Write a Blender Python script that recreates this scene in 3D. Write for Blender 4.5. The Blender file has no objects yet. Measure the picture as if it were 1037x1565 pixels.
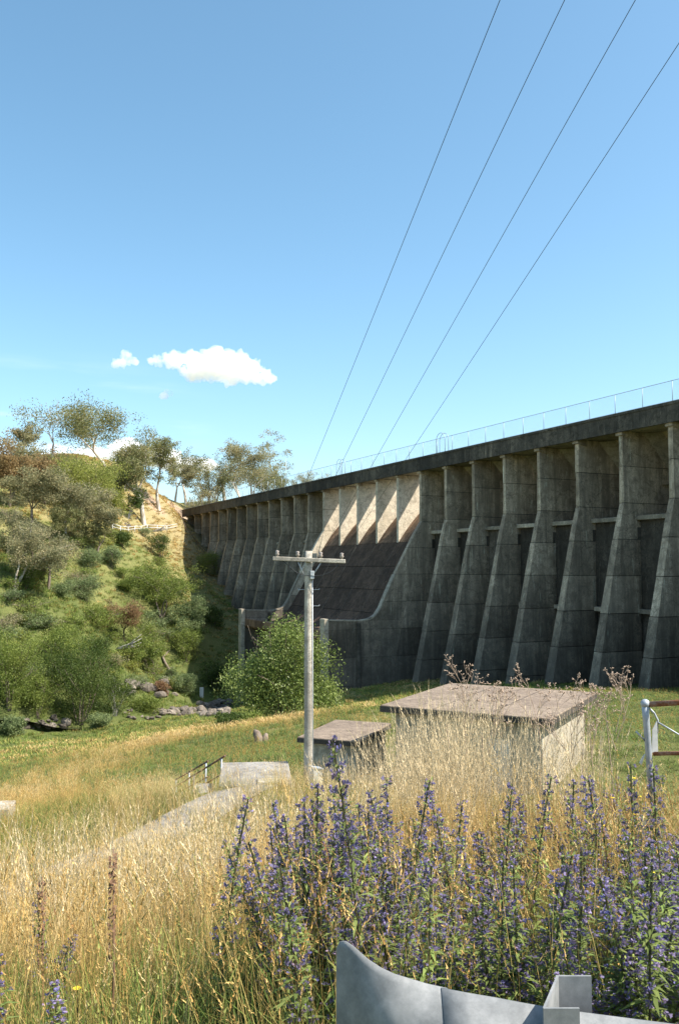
import bpy, bmesh, math, random
import numpy as np
from mathutils import Vector, Matrix, noise as mnoise

R = math.radians
sc = bpy.context.scene
rng = np.random.default_rng(7)
random.seed(7)

# ------------------------------------------------------------------ camera, sky, sun, exposure
FPX = 1350.0                     # focal length in pixels of the 1037 x 1565 photograph
PITCH = math.atan((870 - 782.5) / FPX)
cam_d = bpy.data.cameras.new('camera'); cam = bpy.data.objects.new('camera', cam_d)
sc.collection.objects.link(cam); sc.camera = cam
cam.location = (0, 0, 0); cam.rotation_euler = (R(90) + PITCH, 0, 0)
cam_d.sensor_fit = 'VERTICAL'; cam_d.sensor_height = 36.0; cam_d.lens = 36.0 * FPX / 1565
cam_d.clip_start = 0.05; cam_d.clip_end = 9000
SUN_EL, SUN_AZ = R(50.2), R(-15.0)      # azimuth counter-clockwise from +X
w = bpy.data.worlds.new('World'); sc.world = w; w.use_nodes = True
nt = w.node_tree; nt.nodes.clear()
sky = nt.nodes.new('ShaderNodeTexSky'); sky.sky_type = 'NISHITA'; sky.sun_disc = False
sky.sun_elevation = SUN_EL; sky.sun_rotation = R(90) - SUN_AZ
sky.altitude = 900; sky.air_density = 1.0; sky.dust_density = 2.6; sky.ozone_density = 2.2
bg = nt.nodes.new('ShaderNodeBackground'); bg.inputs['Strength'].default_value = 0.135
wo = nt.nodes.new('ShaderNodeOutputWorld')
hs0 = nt.nodes.new('ShaderNodeHueSaturation'); hs0.inputs['Hue'].default_value = .481; hs0.inputs['Saturation'].default_value = 1.07
nt.links.new(sky.outputs[0], hs0.inputs['Color'])
# thin streaks of high cloud low over the horizon
tcw = nt.nodes.new('ShaderNodeTexCoord'); mpw = nt.nodes.new('ShaderNodeMapping'); mpw.inputs['Scale'].default_value = (1.6, 1.6, 13); mpw.inputs['Location'].default_value = (.35, 0, .2)
nzw = nt.nodes.new('ShaderNodeTexNoise'); nzw.inputs['Scale'].default_value = 1.7; nzw.inputs['Detail'].default_value = 7; nzw.inputs['Roughness'].default_value = .55
nt.links.new(tcw.outputs['Generated'], mpw.inputs[0]); nt.links.new(mpw.outputs[0], nzw.inputs['Vector'])
sxw = nt.nodes.new('ShaderNodeSeparateXYZ'); nt.links.new(tcw.outputs['Generated'], sxw.inputs[0])
def _mr(v, a, b, c, d):
    m_ = nt.nodes.new('ShaderNodeMapRange'); m_.interpolation_type = 'SMOOTHSTEP'; nt.links.new(v, m_.inputs[0])
    for i_, x_ in enumerate((a, b, c, d)): m_.inputs[i_ + 1].default_value = x_
    return m_.outputs[0]
def _mul(a, b):
    m_ = nt.nodes.new('ShaderNodeMath'); m_.operation = 'MULTIPLY'; nt.links.new(a, m_.inputs[0]); nt.links.new(b, m_.inputs[1]); return m_.outputs[0]
cf_ = _mul(_mul(_mr(nzw.outputs[0], .40, .62, 0, .85), _mr(sxw.outputs[2], .12, .24, 1, 0)), _mr(sxw.outputs[0], -.30, -.12, 1, 0))
mxw = nt.nodes.new('ShaderNodeMix'); mxw.data_type = 'RGBA'; nt.links.new(cf_, mxw.inputs[0]); nt.links.new(hs0.outputs[0], mxw.inputs[6]); mxw.inputs[7].default_value = (7.5, 7.7, 7.9, 1)
nt.links.new(mxw.outputs[2], bg.inputs[0]); nt.links.new(bg.outputs[0], wo.inputs[0])
sun_d = bpy.data.lights.new('sun', 'SUN'); sun_d.energy = 5.0; sun_d.angle = R(0.53)
sun_d.color = (1.0, 0.93, 0.82)
sun = bpy.data.objects.new('sun', sun_d); sc.collection.objects.link(sun)
_sv = Vector((math.cos(SUN_EL) * math.cos(SUN_AZ), math.cos(SUN_EL) * math.sin(SUN_AZ), math.sin(SUN_EL)))
sun.rotation_euler = _sv.to_track_quat('Z', 'Y').to_euler(); sun.location = _sv * 200
sc.view_settings.view_transform = 'Standard'; sc.view_settings.look = 'None'
sc.view_settings.exposure = 0.95; sc.view_settings.gamma = 1.0
sc.render.engine = 'CYCLES'
sc.cycles.max_bounces = 6; sc.cycles.transparent_max_bounces = 12; sc.cycles.volume_bounces = 6

# ------------------------------------------------------------------ helpers
COL = sc.collection
def link(o, parent=None):
    COL.objects.link(o)
    if parent is not None: o.parent = parent
    return o
def tag(o, label=None, cat=None, group=None, kind=None):
    if label: o['label'] = label
    if cat: o['category'] = cat
    if group: o['group'] = group
    if kind: o['kind'] = kind
    return o
def empty(name, loc=(0, 0, 0), rz=0.0):
    o = bpy.data.objects.new(name, None); o.empty_display_size = 0.3
    link(o); o.location = loc; o.rotation_euler = (0, 0, rz); return o
def mesh_np(name, V, F, mat, smooth=False, col=None):
    """V (n,3), F list/array of faces, col (n,4) optional vertex colour"""
    me = bpy.data.meshes.new(name)
    me.from_pydata([tuple(v) for v in V] if not isinstance(V, list) else V, [], F if isinstance(F, list) else F.tolist())
    if col is not None:
        a = me.color_attributes.new('tint', 'FLOAT_COLOR', 'POINT')
        a.data.foreach_set('color', np.asarray(col, dtype=np.float32).ravel())
    if mat: me.materials.append(mat)
    if smooth: me.polygons.foreach_set('use_smooth', [True] * len(me.polygons))
    me.update(); return me
class MB:
    def __init__(s): s.v = []; s.f = []; s.sm = []
    def add(s, vs, fs, smooth=False):
        b = len(s.v); s.v += [tuple(x) for x in vs]; s.f += [tuple(b + i for i in f) for f in fs]; s.sm += [smooth] * len(fs); return s
    def hexa(s, c):   # 8 corners: bottom 4 ccw, top 4 ccw
        return s.add(c, [(3, 2, 1, 0), (4, 5, 6, 7), (0, 1, 5, 4), (1, 2, 6, 5), (2, 3, 7, 6), (3, 0, 4, 7)])
    def box(s, x0, x1, y0, y1, z0, z1):
        return s.hexa([(x0, y0, z0), (x1, y0, z0), (x1, y1, z0), (x0, y1, z0), (x0, y0, z1), (x1, y0, z1), (x1, y1, z1), (x0, y1, z1)])
    def extrude_y(s, poly, y0, y1):     # poly in (x,z)
        n = len(poly)
        vs = [(x, y0, z) for x, z in poly] + [(x, y1, z) for x, z in poly]
        fs = [tuple(range(n)), tuple(range(2 * n - 1, n - 1, -1))] + [(i, i + n, (i + 1) % n + n, (i + 1) % n) for i in range(n)]
        return s.add(vs, fs)
    def tube(s, pts, r, n=6, cap=True):
        P = [Vector(p) for p in pts]; m = len(P)
        rr = r if isinstance(r, (list, tuple)) else [r] * m
        b = len(s.v); up = None
        for i, p in enumerate(P):
            d = (P[min(i + 1, m - 1)] - P[max(i - 1, 0)]).normalized()
            if up is None: up = Vector((1, 0, 0)) if abs(d.z) > .8 else Vector((0, 0, 1))
            a = d.cross(up)
            if a.length < 1e-4: a = d.cross(Vector((0, 1, 0.1)))
            a.normalize(); c = d.cross(a).normalized(); up = c.cross(d) if False else up
            for k in range(n):
                t = 2 * math.pi * k / n
                s.v.append(tuple(p + (a * math.cos(t) + c * math.sin(t)) * rr[i]))
        for i in range(m - 1):
            for k in range(n):
                k2 = (k + 1) % n
                s.f.append((b + i * n + k, b + i * n + k2, b + (i + 1) * n + k2, b + (i + 1) * n + k)); s.sm.append(True)
        if cap:
            s.f.append(tuple(b + k for k in range(n - 1, -1, -1))); s.sm.append(False)
            s.f.append(tuple(b + (m - 1) * n + k for k in range(n))); s.sm.append(False)
        return s
    def build(s, name, mat, parent=None, bevel=0.0, recalc=True):
        me = bpy.data.meshes.new(name); me.from_pydata(s.v, [], s.f)
        me.polygons.foreach_set('use_smooth', s.sm)
        if mat: me.materials.append(mat)
        if recalc or bevel:
            bm = bmesh.new(); bm.from_mesh(me)
            if recalc: bmesh.ops.recalc_face_normals(bm, faces=bm.faces)
            if bevel: bmesh.ops.bevel(bm, geom=[e for e in bm.edges if e.calc_face_angle(0) > .6], offset=bevel, segments=1, affect='EDGES', profile=.5)
            bm.to_mesh(me); bm.free()
        return link(bpy.data.objects.new(name, me), parent)
def copy_tree(o, parent=None):
    c = o.copy(); COL.objects.link(c)
    if parent is not None: c.parent = parent
    for ch in list(o.children): copy_tree(ch, c)
    return c

# pixel of the photograph -> direction with unit forward distance, and -> point
def ray(px, py):
    X, Z = px - 518.5, 782.5 - py
    d = (X, FPX * math.cos(PITCH) - Z * math.sin(PITCH), FPX * math.sin(PITCH) + Z * math.cos(PITCH))
    return d[0] / d[1], d[2] / d[1]
def at(px, py, y):
    u, v = ray(px, py); return (u * y, y, v * y)

# ------------------------------------------------------------------ materials
def nodes_mat(name):
    m = bpy.data.materials.new(name); m.use_nodes = True
    n = m.node_tree; b = n.nodes['Principled BSDF']; return m, n, b
def N(n, t, **kw):
    x = n.nodes.new(t)
    for k, v in kw.items():
        if k in x.inputs.keys() if isinstance(k, str) else False: x.inputs[k].default_value = v
        else: setattr(x, k, v)
    return x
def ramp(n, fac, stops):
    r = n.nodes.new('ShaderNodeValToRGB'); e = r.color_ramp.elements
    while len(e) < len(stops): e.new(.5)
    for i, (p, c) in enumerate(stops):
        e[i].position = p; e[i].color = (c[0], c[1], c[2], 1) if not isinstance(c, (int, float)) else (c, c, c, 1)
    n.links.new(fac, r.inputs[0]); return r
def noise_tex(n, scale, detail=5, rough=.6, vec=None, stretch=None, dist=0.0, coord='Object'):
    t = n.nodes.new('ShaderNodeTexNoise'); t.inputs['Scale'].default_value = scale
    t.inputs['Detail'].default_value = detail; t.inputs['Roughness'].default_value = rough; t.inputs['Distortion'].default_value = dist
    if vec is None:
        tc = n.nodes.new('ShaderNodeTexCoord'); vec = tc.outputs[coord]
    if stretch:
        mp = n.nodes.new('ShaderNodeMapping'); mp.inputs['Scale'].default_value = stretch
        n.links.new(vec, mp.inputs[0]); vec = mp.outputs[0]
    n.links.new(vec, t.inputs['Vector']); return t
def mixc(n, fac, a, b, mode='MIX'):
    m = n.nodes.new('ShaderNodeMix'); m.data_type = 'RGBA'; m.blend_type = mode
    if isinstance(fac, (int, float)): m.inputs[0].default_value = fac
    else: n.links.new(fac, m.inputs[0])
    for i, x in ((6, a), (7, b)):
        if isinstance(x, tuple): m.inputs[i].default_value = (x[0], x[1], x[2], 1)
        else: n.links.new(x, m.inputs[i])
    return m.outputs[2]
def bump(n, b, h, strength=.4, dist=.02):
    x = n.nodes.new('ShaderNodeBump'); x.inputs['Strength'].default_value = strength; x.inputs['Distance'].default_value = dist
    n.links.new(h, x.inputs['Height']); n.links.new(x.outputs[0], b.inputs['Normal'])

def concrete(name, light, dark, streak=.6, scale=1.0, board=True, rand=.35, rough=.9, stain=(.035, .03, .024), damp=None):
    m, n, b = nodes_mat(name)
    tc = n.nodes.new('ShaderNodeTexCoord'); geo = n.nodes.new('ShaderNodeNewGeometry'); pos = geo.outputs['Position']
    big = noise_tex(n, .22 * scale, 6, .65, pos)
    c = mixc(n, ramp(n, big.outputs[0], [(.40, 0), (.60, 1)]).outputs[0], dark, light)
    st = noise_tex(n, 1.1 * scale, 7, .75, pos, (1, 1, .09), .4)          # runs down the face
    c = mixc(n, ramp(n, st.outputs[0], [(.40, streak), (.58, 0)]).outputs[0], c, stain)
    bl = noise_tex(n, 1.1 * scale, 8, .75, pos, None, .8)
    c = mixc(n, ramp(n, bl.outputs[0], [(.46, 0), (.62, .75)]).outputs[0], c, tuple(x * .38 for x in dark))
    fine = noise_tex(n, 7 * scale, 8, .85, pos)
    c = mixc(n, ramp(n, fine.outputs[0], [(.38, .75), (.60, 0)]).outputs[0], c, tuple(x * .5 for x in dark))
    efl = noise_tex(n, 2.1 * scale, 5, .7, pos, (1, 1, .12), .3)      # pale lime runs
    c = mixc(n, ramp(n, efl.outputs[0], [(.62, 0), (.70, .6)]).outputs[0], c, tuple(min(1, x * 1.6) for x in light))
    if damp:                                                          # foot of the wall: damp stain, with shade put into the darkening too
        sx = n.nodes.new('ShaderNodeSeparateXYZ'); n.links.new(pos, sx.inputs[0])
        ad = n.nodes.new('ShaderNodeMath'); ad.operation = 'MULTIPLY_ADD'; n.links.new(big.outputs[0], ad.inputs[0]); ad.inputs[1].default_value = 5.0; n.links.new(sx.outputs[2], ad.inputs[2])
        mr = n.nodes.new('ShaderNodeMapRange'); n.links.new(ad.outputs[0], mr.inputs[0])
        mr.inputs[1].default_value = damp[0] + 2.5; mr.inputs[2].default_value = damp[1] + 2.5; mr.inputs[3].default_value = 0; mr.inputs[4].default_value = .7
        c = mixc(n, mr.outputs[0], c, (.05, .048, .042))
    wn = noise_tex(n, .9 * scale, 5, .6, pos); wv = n.nodes.new('ShaderNodeVectorMath'); wv.operation = 'MULTIPLY_ADD'        # hairline cracks
    n.links.new(wn.outputs['Color'], wv.inputs[0]); wv.inputs[1].default_value = (2.2, 2.2, 2.2); n.links.new(pos, wv.inputs[2])
    vo = n.nodes.new('ShaderNodeTexVoronoi'); vo.feature = 'DISTANCE_TO_EDGE'; vo.inputs['Scale'].default_value = .30 * scale; n.links.new(wv.outputs[0], vo.inputs['Vector'])
    c = mixc(n, ramp(n, vo.outputs['Distance'], [(.004, .55), (.014, 0)]).outputs[0], c, tuple(x * .25 for x in dark))
    oi = n.nodes.new('ShaderNodeObjectInfo')
    mr2 = n.nodes.new('ShaderNodeMapRange'); n.links.new(oi.outputs['Random'], mr2.inputs[0]); mr2.inputs[3].default_value = 1 - rand; mr2.inputs[4].default_value = 1 + rand * .5
    vm = n.nodes.new('ShaderNodeVectorMath'); vm.operation = 'SCALE'; n.links.new(c, vm.inputs[0]); n.links.new(mr2.outputs[0], vm.inputs['Scale'])
    n.links.new(vm.outputs[0], b.inputs['Base Color']); b.inputs['Roughness'].default_value = rough
    b.inputs['Specular IOR Level'].default_value = .25
    hm = n.nodes.new('ShaderNodeMath'); hm.operation = 'ADD'
    n.links.new(fine.outputs[0], hm.inputs[0]); n.links.new(bl.outputs[0], hm.inputs[1])
    bump(n, b, hm.outputs[0], .6, .05 / scale)
    return m
M = {}
M['conc'] = concrete('weathered_concrete', (.82, .67, .49), (.48, .39, .285), .6, rand=.34, damp=(-1, -10))
M['beam'] = concrete('pale_concrete', (.62, .55, .42), (.46, .40, .31), .25)
M['parapet'] = concrete('blackened_concrete', (.20, .17, .13), (.085, .075, .06), .6, stain=(.02, .018, .016))
M['pier'] = concrete('pale_sunlit_concrete', (.85, .76, .60), (.70, .60, .45), .2, rand=.1, stain=(.2, .13, .07))  # pale pier tone; also paints the sunlit strip on the left wall
M['chute'] = concrete('algae_stained_concrete', (.21, .135, .09), (.11, .072, .05), .45, rand=.22, stain=(.05, .033, .024))
M['ogee'] = concrete('rust_stained_concrete', (.42, .27, .165), (.18, .11, .07), .6, stain=(.06, .035, .022))
M['rib'] = concrete('limed_rib', (.34, .26, .19), (.2, .15, .11), .5)
M['dark_conc'] = concrete('dark_joint_shade_concrete', (.19, .165, .13), (.10, .088, .07), .6)  # dark joints and cores; on the curtain walls recess shade put into colour
M['wall'] = concrete('rendered_block', (.62, .56, .45), (.48, .43, .34), .2, 2.0, rand=.05, stain=(.14, .12, .1))
M['roof'] = concrete('gravel_faced_slab', (.36, .285, .215), (.25, .195, .15), .1, 4.0, rand=.05)
M['rooffascia'] = concrete('slab_edge', (.16, .14, .12), (.09, .08, .07), .5, 3.0, rand=.05)
M['path'] = concrete('path_concrete', (.40, .38, .35), (.30, .285, .26), .1, 2.0, rand=.1)
M['stone'] = concrete('rubble_stone', (.36, .31, .25), (.20, .17, .14), .1, 1.5, rand=.45)
M['pole'] = concrete('weathered_timber_pole', (.66, .61, .51), (.46, .42, .35), .35, 3.0, rand=.05, stain=(.12, .1, .085))

def metal(name, col, rough=.5, met=.6, rust=0.0):
    m, n, b = nodes_mat(name)
    t = noise_tex(n, 14, 6, .7)
    c = mixc(n, ramp(n, t.outputs[0], [(.35, 0), (.65, 1)]).outputs[0], tuple(x * .75 for x in col), col)
    if rust:
        t2 = noise_tex(n, 5, 7, .75)
        c = mixc(n, ramp(n, t2.outputs[0], [(.62 - rust * .4, 0), (.70 - rust * .35, 1)]).outputs[0], c, (.20, .075, .03))
    n.links.new(c, b.inputs['Base Color']); b.inputs['Roughness'].default_value = rough; b.inputs['Metallic'].default_value = met
    bump(n, b, t.outputs[0], .15, .003); return m
M['galv'] = metal('galvanised_steel', (.42, .46, .50), .55, .35)
M['galv_dull'] = metal('dull_galvanised_steel', (.30, .33, .36), .65, .3)
M['rust'] = metal('rusty_pipe', (.34, .22, .16), .8, .2, .6)
M['wire'] = metal('black_wire', (.05, .055, .06), .6, .3)
M['whitepaint'] = metal('white_paint', (.72, .72, .68), .6, 0)
M['greybox'] = metal('pale_grey_paint', (.55, .58, .60), .45, .1)
M['darkrail'] = metal('dark_painted_rail', (.10, .085, .07), .7, .3, .3)
M['fence'] = metal('fence_galvanised', (.45, .52, .56), .5, .4)
M['insul'] = metal('brown_porcelain', (.35, .30, .26), .25, 0)
M['dark'] = metal('dark_opening', (.03, .03, .03), .9, 0)

def leafmat(name, stops, trans=.45, rough=.6, nscale=.5):
    """colours along the 'tint' attribute red channel (which leaf) plus clump noise"""
    m, n, b = nodes_mat(name)
    at_ = n.nodes.new('ShaderNodeAttribute'); at_.attribute_name = 'tint'
    sp = n.nodes.new('ShaderNodeSeparateColor'); n.links.new(at_.outputs['Color'], sp.inputs[0])
    t = noise_tex(n, nscale, 3, .6)
    ad = n.nodes.new('ShaderNodeMath'); ad.operation = 'MULTIPLY_ADD'; n.links.new(t.outputs[0], ad.inputs[0]); ad.inputs[1].default_value = .8; ad.inputs[2].default_value = -.4
    a2 = n.nodes.new('ShaderNodeMath'); a2.operation = 'ADD'; n.links.new(ad.outputs[0], a2.inputs[0]); n.links.new(sp.outputs[0], a2.inputs[1])
    c = ramp(n, a2.outputs[0], stops).outputs[0]
    n.links.new(c, b.inputs['Base Color']); b.inputs['Roughness'].default_value = rough; b.inputs['Specular IOR Level'].default_value = .3
    tr = n.nodes.new('ShaderNodeBsdfTranslucent'); n.links.new(c, tr.inputs[0])
    mx = n.nodes.new('ShaderNodeMixShader'); mx.inputs[0].default_value = trans
    n.links.new(b.outputs[0], mx.inputs[1]); n.links.new(tr.outputs[0], mx.inputs[2])
    n.links.new(mx.outputs[0], n.nodes['Material Output'].inputs[0]); return m
M['gum'] = leafmat('gum_leaves', [(.1, (0.113, 0.122, 0.047)), (.5, (0.209, 0.222, 0.088)), (.8, (0.329, 0.300, 0.129)), (1, (0.374, 0.229, 0.105))])
M['gumgrey'] = leafmat('grey_gum_leaves', [(.1, (0.146, 0.149, 0.074)), (.5, (0.276, 0.269, 0.136)), (.9, (0.423, 0.344, 0.185))])
M['gumbrown'] = leafmat('browned_gum_leaves', [(.1, (0.149, 0.096, 0.041)), (.5, (0.299, 0.205, 0.088)), (.9, (0.389, 0.287, 0.129))])
M['yellowgreen'] = leafmat('yellow_green_leaves', [(.1, (.156, .182, .039)), (.5, (.260, .286, .058)), (.9, (.390, .390, .104))])
M['green'] = leafmat('green_leaves', [(.1, (0.090, 0.128, 0.026)), (.5, (0.179, 0.232, 0.047)), (.9, (0.325, 0.359, 0.088))])
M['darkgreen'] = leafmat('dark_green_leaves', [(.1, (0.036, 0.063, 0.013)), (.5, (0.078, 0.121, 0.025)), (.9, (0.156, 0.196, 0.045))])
M['bluegreen'] = leafmat('blue_green_leaves', [(.1, (0.101, 0.149, 0.061)), (.5, (0.186, 0.239, 0.099)), (.9, (0.304, 0.359, 0.155))])
M['redbrown'] = leafmat('reddish_brown_leaves', [(.1, (.169, .091, .046)), (.5, (.286, .169, .091)), (.9, (.338, .260, .117))])
M['shiny'] = leafmat('bright_leaves', [(.1, (.09, .13, .03)), (.45, (.19, .25, .06)), (.8, (.34, .40, .13)), (1, (.5, .55, .28))], .35, .4, 1.2)

def bark(name, a, b_):
    m, n, b = nodes_mat(name)
    t = noise_tex(n, 2.0, 6, .7, None, (1, 1, .3))
    n.links.new(mixc(n, ramp(n, t.outputs[0], [(.4, 0), (.6, 1)]).outputs[0], a, b_), b.inputs['Base Color']); b.inputs['Roughness'].default_value = .85
    return m
M['gumbark'] = bark('pale_gum_bark', (.30, .25, .19), (.62, .57, .48))
M['brownbark'] = bark('brown_bark', (.10, .075, .055), (.24, .19, .15))
M['greybark'] = bark('dead_grey_wood', (.26, .24, .22), (.48, .45, .41))

def vcolmat(name, trans=.3, rough=.7, hue=.12):
    m, n, b = nodes_mat(name)
    a = n.nodes.new('ShaderNodeAttribute'); a.attribute_name = 'tint'
    oi = n.nodes.new('ShaderNodeObjectInfo')
    hs = n.nodes.new('ShaderNodeHueSaturation'); n.links.new(a.outputs['Color'], hs.inputs['Color'])
    mr = n.nodes.new('ShaderNodeMapRange'); n.links.new(oi.outputs['Random'], mr.inputs[0]); mr.inputs[3].default_value = .72; mr.inputs[4].default_value = 1.25
    n.links.new(mr.outputs[0], hs.inputs['Value'])
    c = hs.outputs[0]
    n.links.new(c, b.inputs['Base Color']); b.inputs['Roughness'].default_value = rough; b.inputs['Specular IOR Level'].default_value = .2
    tr = n.nodes.new('ShaderNodeBsdfTranslucent'); n.links.new(c, tr.inputs[0])
    mx = n.nodes.new('ShaderNodeMixShader'); mx.inputs[0].default_value = trans
    n.links.new(b.outputs[0], mx.inputs[1]); n.links.new(tr.outputs[0], mx.inputs[2])
    n.links.new(mx.outputs[0], n.nodes['Material Output'].inputs[0]); return m
M['blade'] = vcolmat('grass_blades')
M['petal'] = vcolmat('purple_petals', .4, .6)

# ------------------------------------------------------------------ terrain
D, S, C_, TH = 58.51, 0.43227, 0.90175, R(25.6114)
def qt(q, t): return C_ * q - S * t, S * q + C_ * t
KN = [(0, 0, -1.65), (-3, 0, -1.9), (3, 0, -1.5), (0, 2.6, -1.72), (3, 3, -1.6), (-3, 3, -2.2), (0, 6, -2.55), (3.5, 6, -2.25), (-3.5, 6, -3.3),
      (0, 10, -3.7), (3.5, 8.5, -2.75), (7, 10, -3.0), (6, 15, -4.7), (1, 15, -5.0), (4, 23, -5.9), (9, 24, -5.9), (0, 27, -6.8), (-1, 24, -6.2)]
def kp(px, py, y): x, _, z = at(px, py, y); KN.append((x, y, z))
for a in [(300, 1267, 18), (130, 1342, 14), (440, 1204, 23), (10, 1398, 11), (-200, 1400, 12), (0, 1240, 30), (-150, 1260, 30), (100, 1200, 40), (200, 1145, 60), (330, 1112, 75),
          (100, 1132, 88), (200, 1106, 104), (0, 1130, 86), (-150, 1150, 80), (60, 1115, 100), (210, 1100, 110), (330, 1085, 120), (-80, 1130, 93), (310, 1056, 138),
          (345, 1165, 40), (430, 1112, 80), (400, 1150, 46), (460, 1092, 66), (520, 1064, 100), (560, 1078, 70), (640, 1056, 84), (800, 1056, 72),
          (950, 1098, 44), (1000, 1060, 57), (940, 1152, 28), (1100, 1080, 48),
          (100, 1068, 112), (0, 1062, 100), (-150, 1080, 90), (150, 955, 132), (240, 1005, 138), (30, 850, 130), (200, 850, 160), (240, 785, 192), (100, 730, 178), (60, 905, 122),
          (80, 699, 200), (200, 716, 207), (0, 765, 150), (0, 698, 185), (-150, 800, 130), (-150, 950, 105), (-150, 710, 175), (280, 770, 225), (350, 764, 245), (160, 820, 160), (280, 980, 145), (255, 905, 155)]: kp(*a)
for q, t, z in [(52, 158, -8), (53, 183, 1.5), (57, 210, 13.2), (60, 240, 17), (50, 120, -19), (48, 134, -19), (47, 146, -14), (50, 100, -15), (50, 80, -12.6), (50, 60, -10.5), (50, 40, -8.5), (52, 15, -4), (55, -15, 8),
                (90, 60, -6), (90, 110, -10), (90, 160, -6), (120, 200, 5), (140, 100, -8), (60, -40, 14), (0, -20, .5), (0, -60, 8), (-40, -40, 4), (-40, 20, -9), (-60, 60, -15), (-100, 100, -18), (-100, 150, 2), (-60, 190, 26)]:
    KN.append((*qt(q, t), z))
for a in range(0, 360, 20):
    KN.append((600 * math.cos(R(a)), 600 * math.sin(R(a)), 16 + 10 * math.sin(a * 3.1)))
    KN.append((1600 * math.cos(R(a)), 1600 * math.sin(R(a)), 10))
KN = np.array(KN)
def _phi(r2): return np.where(r2 > 0, r2 * np.log(r2 + 1e-12), 0)
_sc = 100.0
_X = KN[:, :2] / _sc; _n = len(_X)
_K = _phi(((_X[:, None] - _X[None]) ** 2).sum(-1)) + np.eye(_n) * 2e-5
_P = np.c_[np.ones(_n), _X]; _A = np.block([[_K, _P], [_P.T, np.zeros((3, 3))]])
_W = np.linalg.solve(_A, np.r_[KN[:, 2], 0, 0, 0])
STREAM = np.array([at(px, py, y)[:2] for px, py, y in [(-200, 0, 90), (0, 0, 97), (60, 0, 100), (110, 0, 103), (210, 0, 110), (290, 0, 116), (345, 0, 122), (352, 0, 132)]])
PATH = np.array([(-4.2, 8.5), (-4.25, 11), (-4.15, 14), (-3.55, 17), (-2.9, 19.5), (-1.9, 22.3), (-1.2, 23.3)])
def seg_dist(x, y, poly):
    d = np.full(x.shape, 1e9)
    for (ax, ay), (bx, by) in zip(poly[:-1], poly[1:]):
        l2 = (bx - ax) ** 2 + (by - ay) ** 2
        t = np.clip(((x - ax) * (bx - ax) + (y - ay) * (by - ay)) / l2, 0, 1)
        d = np.minimum(d, np.hypot(x - ax - t * (bx - ax), y - ay - t * (by - ay)))
    return d
def sines(x, y, k, seed=0):      # cheap band-limited bumps
    r = np.random.default_rng(seed); o = 0
    for i in range(7):
        a = r.uniform(0, 6.28); f = k * r.uniform(.6, 1.8); o = o + np.sin((x * math.cos(a) + y * math.sin(a)) * f + r.uniform(0, 6.28))
    return o / 7
def hgt(x, y, bumps=True):
    x = np.atleast_1d(np.asarray(x, float)); y = np.atleast_1d(np.asarray(y, float))
    out = np.empty(x.shape); xf, yf = x.ravel(), y.ravel(); of = np.empty(xf.shape)
    for i in range(0, len(xf), 20000):
        P = np.c_[xf[i:i + 20000], yf[i:i + 20000]] / _sc
        K = _phi(((P[:, None] - _X[None]) ** 2).sum(-1))
        of[i:i + 20000] = K @ _W[:_n] + _W[_n] + P @ _W[_n + 1:]
    z = of.reshape(x.shape)
    if bumps:
        r = np.hypot(x, y)
        z = z + sines(x, y, .9, 1) * .10 * np.clip(r / 20, .3, 1) + sines(x, y, .22, 2) * .9 * np.clip((r - 60) / 80, 0, 1) + sines(x, y, .6, 3) * .35 * np.clip((r - 80) / 60, 0, 1)
        ds = seg_dist(x, y, STREAM); z = z - .9 * np.exp(-(ds / 1.6) ** 2)
    q = C_ * x + S * y                                                 # keep the lake bed under the lake
    tt = -S * x + C_ * y; z = np.where((q > D + 6) & (x > -75), np.minimum(z, 2 + np.clip(tt - 207, 0, None) * .8), z)
    return z
def h1(x, y): return float(hgt(x, y)[0])
def hit(px, py, y0=3., y1=320., dens=500):
    u, v = ray(px, py); ys = np.geomspace(y0, y1, dens)
    zz = hgt(u * ys, ys); b = np.nonzero(v * ys <= zz)[0]
    i = b[0] if len(b) else dens - 1
    return (u * ys[i], ys[i], float(zz[i]))

ang = np.unique(np.r_[np.linspace(60, 125, 230), np.linspace(125, 420, 110)])
ang = ang[ang < 419.9]
rad = np.r_[0, np.geomspace(.8, 60, 90), np.linspace(61.5, 260, 130), np.geomspace(268, 3000, 30)]
AA, RR = np.meshgrid(np.radians(ang), rad[1:])
gx, gy = RR * np.cos(AA), RR * np.sin(AA)
gz = hgt(gx, gy); na = len(ang)
V = np.c_[gx.ravel(), gy.ravel(), gz.ravel()]; V = np.vstack([V, [[0, 0, h1(0, 0)]]])
nr = len(rad) - 1
i0 = np.arange(nr - 1)[:, None] * na; j0 = np.arange(na)[None]; j1 = (j0 + 1) % na
F = np.stack([i0 + j0, i0 + na + j0, i0 + na + j1, i0 + j1], -1).reshape(-1, 4)[:, ::-1]
Fl = F.tolist() + [[len(V) - 1, int(j), int((j + 1) % na)] for j in range(na)]
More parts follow.
